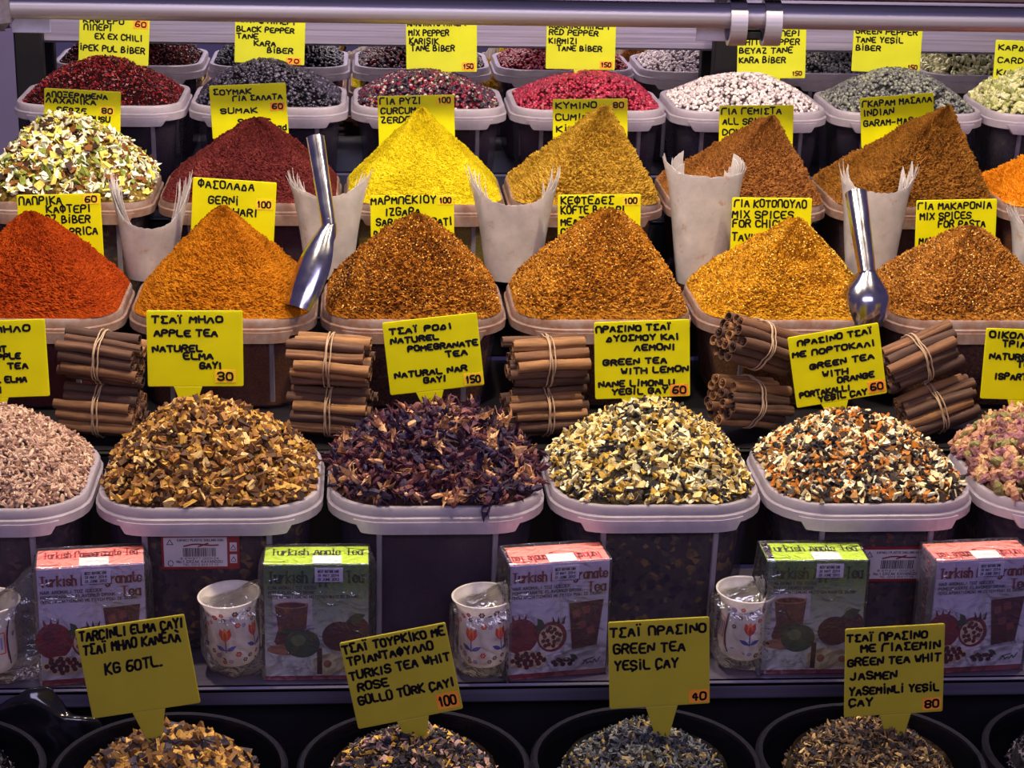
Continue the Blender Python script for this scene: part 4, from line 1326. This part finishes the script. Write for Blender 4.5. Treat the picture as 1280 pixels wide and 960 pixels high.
PAPER_P = box_paper('pomegranate_box_paper', (168, 156, 192), (206, 196, 214))
PAPER_A = box_paper('apple_box_paper', (66, 92, 58), (196, 194, 198))
TOP_P = mat('pink_box_top', (250, 156, 150), 0.4, vary=.05)
TOP_A = mat('lime_box_top', (188, 214, 56), 0.4, vary=.05)
M_LABEL = mat('white_label_paper', (240, 236, 240), 0.5, vary=.03)


class Art:
    def __init__(s, w, h):
        s.mb, s.w, s.h, s.k = MB(), w, h, 0

    def poly(s, pts, key):
        s.k += 1
        s.mb.add([((u - .5) * s.w, -.00025 - .00004 * s.k, (1 - v) * s.h) for u, v in pts], [tuple(range(len(pts)))], PK.index(key))

    def text(s, t, u0, u1, vb, hv, key, r=.0007, serif=True, thin=None, flip=False):
        s.k += 1
        f3 = (lambda x, z: (x, -.00025 - .00004 * s.k, z)) if not flip else (lambda x, z: ((u0 + u1 - 1) * s.w - x, -.00025 - .00004 * s.k, (1 - vb) * s.h * 2 + hv * s.h - z))
        a = ((u0 - .5) * s.w, (u1 - .5) * s.w, (1 - vb) * s.h, hv * s.h)
        if serif:
            st, se = serif_strokes(norm(t), *a)
            ink(s.mb, st, r, f3, True, PK.index(key), .45)
            ink(s.mb, se, r * .42, f3, False, PK.index(key))
        else:
            ink(s.mb, text_strokes(norm(t), *a, jit=0.0), r, f3, False, PK.index(key))

    def build(s, name, parent, M=None):
        o = s.mb.build(name, [PR[k] for k in PK], parent)
        if M is not None:
            o.matrix_local = M
        return o


def pom_art(w, h):
    a = Art(w, h)
    a.poly([(0, .955), (1, .955), (1, 1), (0, 1)], 'stripe')
    # glass of red drink
    a.poly([(.58, .30), (.97, .27), (.90, .76), (.64, .79)], 'glass')
    a.poly([(.60, .36), (.95, .34), (.895, .74), (.65, .77)], 'drink')
    for (x, y) in ((.68, .45), (.78, .42), (.74, .55), (.83, .60)):
        a.poly([(x - .045, y - .02), (x + .03, y - .035), (x + .045, y + .03), (x - .03, y + .04)], 'drinkh')
    a.poly([(.50, .28), (.535, .28), (.575, .80), (.54, .80)], 'glass')
    # whole and cut pomegranates with crowns and seeds
    a.poly(disc(.13, .62, .175, .155), 'pomred')
    a.poly(disc(.08, .58, .06, .05), 'seed')
    for q in (-.05, 0, .05):
        a.poly([(.11 + q - .02, .49), (.11 + q * 1.5, .425), (.11 + q + .02, .49)], 'pomred')
    a.poly(disc(.44, .64, .15, .135), 'pomred')
    a.poly(disc(.43, .645, .12, .108), 'cream')
    for i in range(16):
        an, rr_ = i * 2.4, .025 + .075 * math.sqrt(i / 16)
        a.poly(disc(.43 + rr_ * math.cos(an), .645 + rr_ * .9 * math.sin(an), .023, .02, 8), 'seed')
    for q in (-.04, 0, .045):
        a.poly([(.50 + q - .018, .53), (.50 + q * 1.5, .455), (.50 + q + .018, .53)], 'pomdk')
    a.poly(leaf2(.36, .56, -.12, .03, .9), 'leaf')
    a.poly(leaf2(.36, .56, -.11, .03, .2), 'leaf')
    a.poly(disc(.20, .83, .20, .085), 'cream')
    for i in range(22):
        a.poly(disc(.20 + .17 * math.cos(i * 2.4) * math.sqrt(i / 22), .825 + .07 * math.sin(i * 2.4) * math.sqrt(i / 22), .026, .022, 8), 'seed' if i % 3 else 'pomdk')
    for i in range(9):
        a.poly(disc(.46 + .024 * i, .86 + .025 * math.sin(i * 2), .026, .02, 8), 'pomdk')
    a.poly(leaf2(.62, .80, .10, .022, .5), 'leaf')
    a.text('Turkish Pomegranate', .03, .97, .14, .082, 'title', .0011)
    a.text('Tea', .78, .955, .255, .082, 'title', .00115)
    a.text('NAR AROMALI TOZ İÇECEK', .03, .60, .205, .024, 'ink', .00038, False)
    a.text('POMEGRANATE FLAVORED DRINK', .03, .72, .245, .024, 'ink', .00038, False)
    a.text('ΠΟΤΟ ΑΡΩΜΑΤΙΣΜΕΝΟ ΜΕ ΓΕΥΣΗ ΡΟΔΙ ΣΕ ΣΚΟΝΗ', .03, .92, .283, .022, 'ink', .00033, False)
    s = [(.75, .90), (.79, .86), (.80, .90), (.83, .87), (.85, .895), (.88, .85), (.89, .895), (.93, .84)]
    ink(a.mb, [[((u - .5) * w, (1 - v) * h) for u, v in s], [((.76 - .5) * w, (1 - .865) * h), ((.86 - .5) * w, (1 - .845) * h)]], .0005, lambda x, z: (x, -.003, z), True, PK.index('dark'))
    return a


def apple_art(w, h):
    a = Art(w, h)
    a.poly([(0, .965), (1, .965), (1, 1), (0, 1)], 'stripe')
    a.poly([(.08, .26), (.46, .26), (.46, .74), (.08, .74)], 'glass')
    a.poly([(.10, .34), (.42, .33), (.40, .55), (.44, .66), (.40, .74), (.14, .74), (.09, .66), (.13, .55)], 'tea')
    a.poly(disc(.26, .345, .16, .03), 'teal')
    a.poly(disc(.26, .345, .14, .022), 'drink')
    a.poly(disc(.24, .73, .22, .05), 'teal')
    a.poly(leaf2(.30, .57, -.18, .03, -.1), 'leaf')
    a.poly(disc(.36, .68, .17, .125), 'apg')
    a.poly(disc(.32, .65, .07, .05), 'apgl')
    a.poly([(.35, .585), (.365, .585), (.375, .53), (.36, .53)], 'stick')
    a.poly(disc(.72, .62, .17, .13), 'apr')
    a.poly(disc(.88, .56, .13, .11), 'apr')
    a.poly(leaf2(.78, .50, .2, .045, -.35), 'leaf')
    a.poly(disc(.60, .86, .15, .10), 'slice')
    a.poly(disc(.60, .86, .04, .035), 'teal')
    a.poly(disc(.82, .87, .15, .085), 'slice')
    a.poly(disc(.82, .87, .04, .03), 'teal')
    a.poly([(.50, .72), (.55, .72), (.55, .95), (.50, .95)], 'stick')
    a.text('Turkish Apple Tea', .04, .95, .15, .095, 'titleg', .0012)
    a.text('ELMA AROMALI TOZ İÇECEK', .04, .50, .205, .024, 'ink', .00038, False)
    a.text('APPLE FLAVORED DRINK', .04, .48, .245, .024, 'ink', .00038, False)
    a.text('ΠΟΤΟ ΑΡΩΜΑΤΙΣΜΕΝΟ ΜΕ ΓΕΥΣΗ ΜΗΛΟ ΣΕ ΣΚΟΝΗ', .04, .90, .283, .022, 'ink', .00033, False)
    return a


BW, BD, BH = .116, .049, .141


def tea_box(px, py, yaw, kind, flip, label):
    c = P(px, py, Z=SD)
    yc = 1.985
    M = Matrix.Translation((c[0] + .0, yc, SD)) @ Matrix.Rotation(math.radians(yaw), 4, 'Z')
    root = empty('tea_box', M=M)
    pom = kind == 'p'
    mb = MB()
    mb.box((0, 0, BH / 2), (BW, BD, BH), bev=.0008)
    body = mb.build('carton', PAPER_P if pom else PAPER_A, root)
    MB().box((0, 0, BH + .0004), (BW - .001, BD - .001, .0008)).build('top_flap', TOP_P if pom else TOP_A, root)
    fa = (pom_art if pom else apple_art)(BW, BH)
    fa.build('front_print', root, Matrix.Translation((0, -BD / 2, 0)))
    ta = Art(BW, BD)
    key = 'topred' if pom else 'titleg'
    ta.text('Turkish Pomegranate Tea' if pom else 'Turkish Apple Tea', .06, .94, .50 if not flip else .92, .36, key, .0009, flip=flip)
    ta.build('top_print', root, Matrix.Translation((0, -BD / 2, BH + .0008)) @ Matrix.Rotation(math.radians(-90), 4, 'X'))
    sa = Art(BD, BH)
    sa.text('Apple Tea' if not pom else 'Pomegranate Tea', .1, .9, .5, .05, 'topred', .0007)
    so = Art(BH, BD)
    so.text('Pomegranate Tea' if pom else 'Apple Tea', .25, .95, .62, .3, 'topred' if pom else 'titleg', .0008)
    so.build('side_print', root, Matrix.Translation((-BW / 2, -BD / 2, BH / 2)) @ Matrix.Rotation(math.radians(-90), 4, 'Z') @ Matrix.Rotation(math.radians(90), 4, 'Y') @ Matrix.Translation((0, 0, -BD)) if False else
             Matrix(((0, 1, 0, -BW / 2), (0, 0, -1, BD / 2), (1, 0, 0, BH / 2), (0, 0, 0, 1))))
    # white seal over the top edge and the small date sticker below it
    mb = MB()
    x0 = .012 if not pom else .004
    mb.box((x0, -.0135, BH + .0014), (.032, .0215, .0006))
    mb.build('seal_sticker', M_LABEL, root)
    st = MB().box((x0 + .002, -BD / 2 - .0032, BH - .011), (.031, .0003, .017)).build('date_sticker', PR['lav'], root)
    d = MB()
    for q, t in enumerate(('BEST BEFORE END', '31 MAY 2014', '01 JUNE 2012')):
        ink(d, text_strokes(t, x0 - .010, x0 + .013, BH - .008 - q * .0048, .0028, jit=0), .00035, lambda x, z: (x, -BD / 2 - .0036, z), False)
    d.build('date_print', M_INK, st)
    tag(root, label, 'tea box', 'wrapped boxes of tea on the steel shelf')
    return root, M


def cup_r(z):
    pr = [(0, .0225), (.006, .0268), (.018, .0290), (.032, .0285), (.046, .0272), (.060, .0276), (.070, .0300), (.078, .0338)]
    for (a, ra), (b, rb) in zip(pr[:-1], pr[1:]):
        if z <= b:
            t = (z - a) / (b - a)
            t = t * t * (3 - 2 * t) * .5 + t * .5
            return ra + (rb - ra) * t
    return pr[-1][1]


M_CRED = mat('cup_tulip_red', (206, 44, 36), .3)
M_CORG = mat('cup_tulip_orange', (232, 120, 50), .3)
M_CBLU = mat('cup_leaf_blue', (62, 74, 168), .3)
M_CNAV = mat('cup_vine_navy', (52, 36, 64), .3)
M_CLIL = mat('cup_flower_lilac', (150, 140, 196), .3)


def make_cup():
    root = empty('tea_cup')
    zs = np.linspace(0, .078, 22)
    outer = [(cup_r(z), z) for z in zs]
    prof = [(.0, .0012), (.020, .0), ] + outer + [(.0352, .0785), (.0354, .0800), (.0345, .0804), (.0330, .0796)] + [(cup_r(z) - .0011, z) for z in zs[::-1][:-1]] + [(.0, .003)]
    MB().lathe(prof, 44).build('body', M_CUPP, root, True)
    mb = MB()
    lay = [0]

    def dec(pts, cx, cz, mi, s=1.0, rot=0.0):
        """flat motif wrapped on the cup wall; pts in metres around its centre"""
        lay[0] += 1
        out = []
        c, sn = math.cos(rot), math.sin(rot)
        for x, y in pts:
            x, y = (x * c - y * sn) * s, (x * sn + y * c) * s
            z = cz + y
            r = cup_r(max(0, z)) + .0006
            a = cx + x / r
            out.append((r * math.sin(a), -r * math.cos(a), z))
        mb.add(out, [tuple(range(len(out)))], mi)
    R = random.Random(11)

    def tulip(th, z, s):
        for ang, col in ((0, 1), (-.5, 0), (.5, 0)):
            dec(leaf2(0, 0, .013, .0028, math.pi / 2 + ang * .7), th, z, col, s)
        dec(leaf2(0, 0, .012, .0018, math.pi / 2), th, z, 0, s)
        dec([(-.0005, -.009), (.0005, -.009), (.0005, .001), (-.0005, .001)], th, z, 2, s)
        dec(leaf2(0, -.008, .010, .0018, .45), th, z, 2, s)
        dec(leaf2(0, -.008, .010, .0018, math.pi - .5), th, z, 2, s)

    def flower(th, z, s, col, n=6):
        for k in range(n):
            a = 2 * math.pi * k / n
            dec(disc(.0021 * math.cos(a), .0021 * math.sin(a), .00105, .00105, 7), th, z, col, s)
        dec(disc(0, 0, .0009, .0009, 7), th, z, 1 if col != 1 else 0, s)
    def strip(pts, th, wd, col):
        for (a0, b0), (a1, b1) in zip(pts[:-1], pts[1:]):
            L = math.hypot(a1 - a0, b1 - b0)
            nx, ny = -(b1 - b0) / L * wd, (a1 - a0) / L * wd
            dec([(a0 + nx, b0 + ny), (a1 + nx, b1 + ny), (a1 - nx, b1 - ny), (a0 - nx, b0 - ny)], th, 0, col)
    used = [(3.0, z, .014) for z in (.018, .028, .038, .048, .058)]
    for sgn in (-1, 1):
        arc = [(sgn * (.0135 - .004 * math.sin(k / 8 * math.pi)), .010 + .054 * k / 8) for k in range(9)]
        strip(arc, 3.0, .0011, 3)
        strip([(a * .84, b) for a, b in arc[1:-1]], 3.0, .0005, 0)
    strip([(-.006, .026), (-.006, .050), (.006, .050), (.006, .026), (-.006, .026)], 3.0, .0006, 0)
    strip([(-.003, .031), (-.003, .045)], 3.0, .0012, 4)
    strip([(.002, .031), (.002, .045)], 3.0, .0012, 4)
    for th in (-1.9, -.65, .6, 1.85):
        tulip(th, .034, 1.35)
        used.append((th, .036, .016))
    for k in range(900):
        th, z = R.uniform(-math.pi, math.pi), R.uniform(.008, .070)
        r = R.choice([.0034, .0042])
        if all(math.hypot(((th - a + math.pi) % (2 * math.pi) - math.pi) * .028, z - b) > r + q for a, b, q in used):
            used.append((th, z, r * .9))
            if R.random() < .75:
                flower(th, z, r / .0036, R.choice([0, 3, 3, 4]))
            else:
                dec(leaf2(-.003, 0, .006, .001, R.uniform(-1, 1)), th, z, R.choice([2, 3, 4]), 1)
    mb.build('printed_flowers', [M_CRED, M_CORG, M_CBLU, M_CNAV, M_CLIL], root)
    return root


def film_wrap(M, cupx, label, has_cup=True):
    """clear bag drawn over a box and the cup beside it; M is the frame of the box"""
    root_pts = []
    st = [(cupx - .0385, .002, .004, .035, .088), (cupx - .037, .0, .016, .022, .090), (cupx - .026, -.002, .031, .004, .092), (cupx, -.003, .0375, .0015, .096), (cupx + .026, -.002, .036, .003, .110),
          (-BW / 2 - .006, 0, .031, .002, .134), (-BW / 2 - .001, 0, BD / 2 + .0045, .001, BH + .003), (0, 0, BD / 2 + .0048, .001, BH + .0035), (BW / 2 + .001, 0, BD / 2 + .0045, .001, BH + .003), (BW / 2 + .007, .004, .010, .03, BH - .006), (BW / 2 + .009, .005, .002, .05, BH - .02)]
    if not has_cup:
        st = [(-BW / 2 - .009, .0, .002, .04, BH - .03), (-BW / 2 - .007, .0, .012, .02, BH - .012)] + st[6:]
    xs = np.array([s[0] for s in st])
    xx = np.concatenate([np.linspace(a, b, 6, endpoint=False) for a, b in zip(xs[:-1], xs[1:])] + [[xs[-1]]])
    loops = []
    for x in xx:
        yc, yh, z0, z1 = (np.interp(x, xs, [s[k] for s in st]) for k in (1, 2, 3, 4))
        rad = min(yh * .95, (z1 - z0) * .45, .012 if x > -BW / 2 - .004 else .03)
        rad = min(rad, .0025) if -BW / 2 - .002 < x < BW / 2 + .002 else rad
        lp = []
        for (a, b) in rrect(2 * yh, z1 - z0, rad, 7):
            lp.append([x, yc + a, (z0 + z1) / 2 + b])
        loops.append(lp)
    P3 = np.array([p for l in loops for p in l])
    n = vnoise(P3, 55.0, 4) * .0011 + vnoise(P3 * [1, 1, .4], 130.0, 5) * .0005
    free = np.where(P3[:, 0] < -BW / 2 - .004, 2.6, .35)
    ctr = np.array([np.mean(np.array(l), 0) for l in loops]).repeat(len(loops[0]), 0)
    d = P3 - ctr
    d[:, 0] = 0
    d /= np.linalg.norm(d, axis=1)[:, None] + 1e-9
    P3 = P3 + d * (n * free)[:, None]
    k = len(loops[0])
    o = MB().loft([P3[i * k:(i + 1) * k] for i in range(len(loops))], (True, True)).build('plastic_wrap', M_FILM, None, True)
    o.matrix_world = M
    tag(o, label, 'wrapping', 'clear bags around tea boxes and cups')
    return o


cup0 = make_cup()
first = True
SETS = [((115, 858), 7, 'p', False, (-2, 828), 'pink topped pomegranate tea box at the far left, behind the KG 60TL sign', 'far left box'),
        ((396, 860), 0, 'a', False, (296, 829), 'lime topped apple tea box left of the TURKIS TEA WHIT ROSE sign', 'left apple tea box'),
        ((694, 857), 8, 'p', True, (601, 832), 'pink topped pomegranate tea box in the middle, no sign over its front', 'middle pomegranate tea box'),
        ((1020, 860), 0, 'a', False, (927, 836), 'lime topped apple tea box behind the GREEN TEA WHIT JASMEN sign', 'right apple tea box'),
        ((1224, 853), 5, 'p', True, None, 'pink topped pomegranate tea box cut by the right edge', 'box cut by the right edge')]
CUPLAB = ['flower printed cup cut by the left edge beside a pomegranate box', 'flower printed cup in clear bag left of the left apple tea box', 'flower printed cup in clear bag left of the middle pomegranate box', 'flower printed cup in clear bag left of the right apple tea box']
for i, (bp, yaw, kind, flip, cp, lab, short) in enumerate(SETS):
    root, M = tea_box(bp[0], bp[1], yaw, kind, flip, lab)
    cupx = -BW / 2 - .036
    if cp is not None:
        c = P(cp[0], cp[1], Z=SD)
        cu = cup0 if first else copy_tree(cup0)
        first = False
        q = M.inverted() @ Vector((c[0], 1.985, SD))
        cupx = q[0]
        cu.location = M @ Vector((cupx, -.004, 0.0185))
        cu.rotation_euler = (0, math.radians((0, -4, -2, -2)[i]), math.radians((-140, 25, 5, 112)[i]))
        tag(cu, CUPLAB[i], 'cup', 'flower printed tea cups')
    film_wrap(M, cupx, 'clear plastic bag wrapped around the ' + short + (' and its cup' if cp else ''), cp is not None)

# ------------------------------------------------------------------ bar code labels on two of the front tubs
M_LRED = mat('label_red', (124, 32, 38), .5)
M_LPALE = mat('label_pale', (186, 174, 186), .5, vary=.05)


def barcode(key, p0, p1, wide_red):
    o, w, d, cx, cy, zr, h = TUB[key]
    a, b = P(*p0, Y=2.022), P(*p1, Y=2.022)
    lw, lh = abs(b[0] - a[0]), abs(b[2] - a[2])
    mx, mz = (a[0] + b[0]) / 2 - cx, (a[2] + b[2]) / 2 - (zr - h)
    ins = .023 - .010 * (mz - .01) / (h - .04) - .0007
    y = -(d / 2 - ins)
    sl = math.atan2(.010, h - .04)
    M = Matrix.Translation((mx, y, mz)) @ Matrix.Rotation(sl, 4, 'X')
    lab = MB().box((0, 0, 0), (lw, .0006, lh)).build('barcode_label', M_LRED, o)
    lab.matrix_local = M
    lab['label'] = 'red label with white bar code panel'
    il, ir, it = -.47 * lw, (.34 if wide_red else .47) * lw, .42 * lh
    MB().box(((il + ir) / 2, -.0005, 0), (ir - il, .0004, it * 2)).build('white_panel', M_LPALE, lab)
    mb = MB()
    f3 = lambda x, z: (x, -.0009, z)
    R = random.Random(3)
    x = il + .30 * (ir - il)
    while x < il + .82 * (ir - il):
        bw = R.choice([.0004, .0007, .0011])
        mb.add([f3(x, -.13 * lh), f3(x + bw, -.13 * lh), f3(x + bw, .12 * lh), f3(x, .12 * lh)], [(0, 1, 2, 3)])
        x += bw + R.choice([.0005, .0008])
    W_ = ir - il
    ink(mb, text_strokes('8 691877 000124', il + .26 * W_, il + .86 * W_, -.21 * lh, .055 * lh, jit=0), .00022, f3, False)
    ink(mb, text_strokes('No:1 ERZAK KAVANOZU', il + .2 * W_, il + .92 * W_, -.31 * lh, .07 * lh, jit=0), .0003, f3, False)
    ink(mb, text_strokes('TEL 0212 613 17 14', il + .3 * W_, il + .85 * W_, -.39 * lh, .05 * lh, jit=0), .00022, f3, False)
    ink(mb, text_strokes('KAPAKLI PLASTIK SAKLAMA KABI', il + .22 * W_, il + .95 * W_, .31 * lh, .06 * lh, jit=0), .00025, f3, False)
    ink(mb, [[(il + .05 * W_, .22 * lh), (il + .10 * W_, .36 * lh), (il + .15 * W_, .22 * lh), (il + .05 * W_, .22 * lh)], disc(il + .1 * W_, -.32 * lh, .04 * W_, .08 * lh, 12)], .0004, f3, False)
    mb.build('label_print', M_INK, lab)
    mb = MB()
    ink(mb, [[(il + .32 * W_, .17 * lh), (il + .5 * W_, .24 * lh), (il + .72 * W_, .19 * lh), (il + .86 * W_, .2 * lh)], [(il + .55 * W_, .16 * lh), (il + .7 * W_, .25 * lh)]], .0009, f3)
    mb.build('label_logo', M_LRED, lab)
    if wide_red:
        for zz in (-.2 * lh, .14 * lh):
            s = MB().box((.42 * lw, -.0005, zz), (.09 * lw, .0004, .25 * lh)).build('symbol_panel', M_LPALE, lab)
            mb = MB()
            ink(mb, [[(.39 * lw, zz - .05 * lh), (.42 * lw, zz + .06 * lh), (.45 * lw, zz - .05 * lh)], [(.39 * lw, zz - .08 * lh), (.45 * lw, zz - .08 * lh)]], .0004, f3, False)
            mb.build('symbol_print', M_INK, s)


barcode('D1', (201, 668), (300, 712), True)
barcode('D4', (1078, 684), (1155, 728), False)
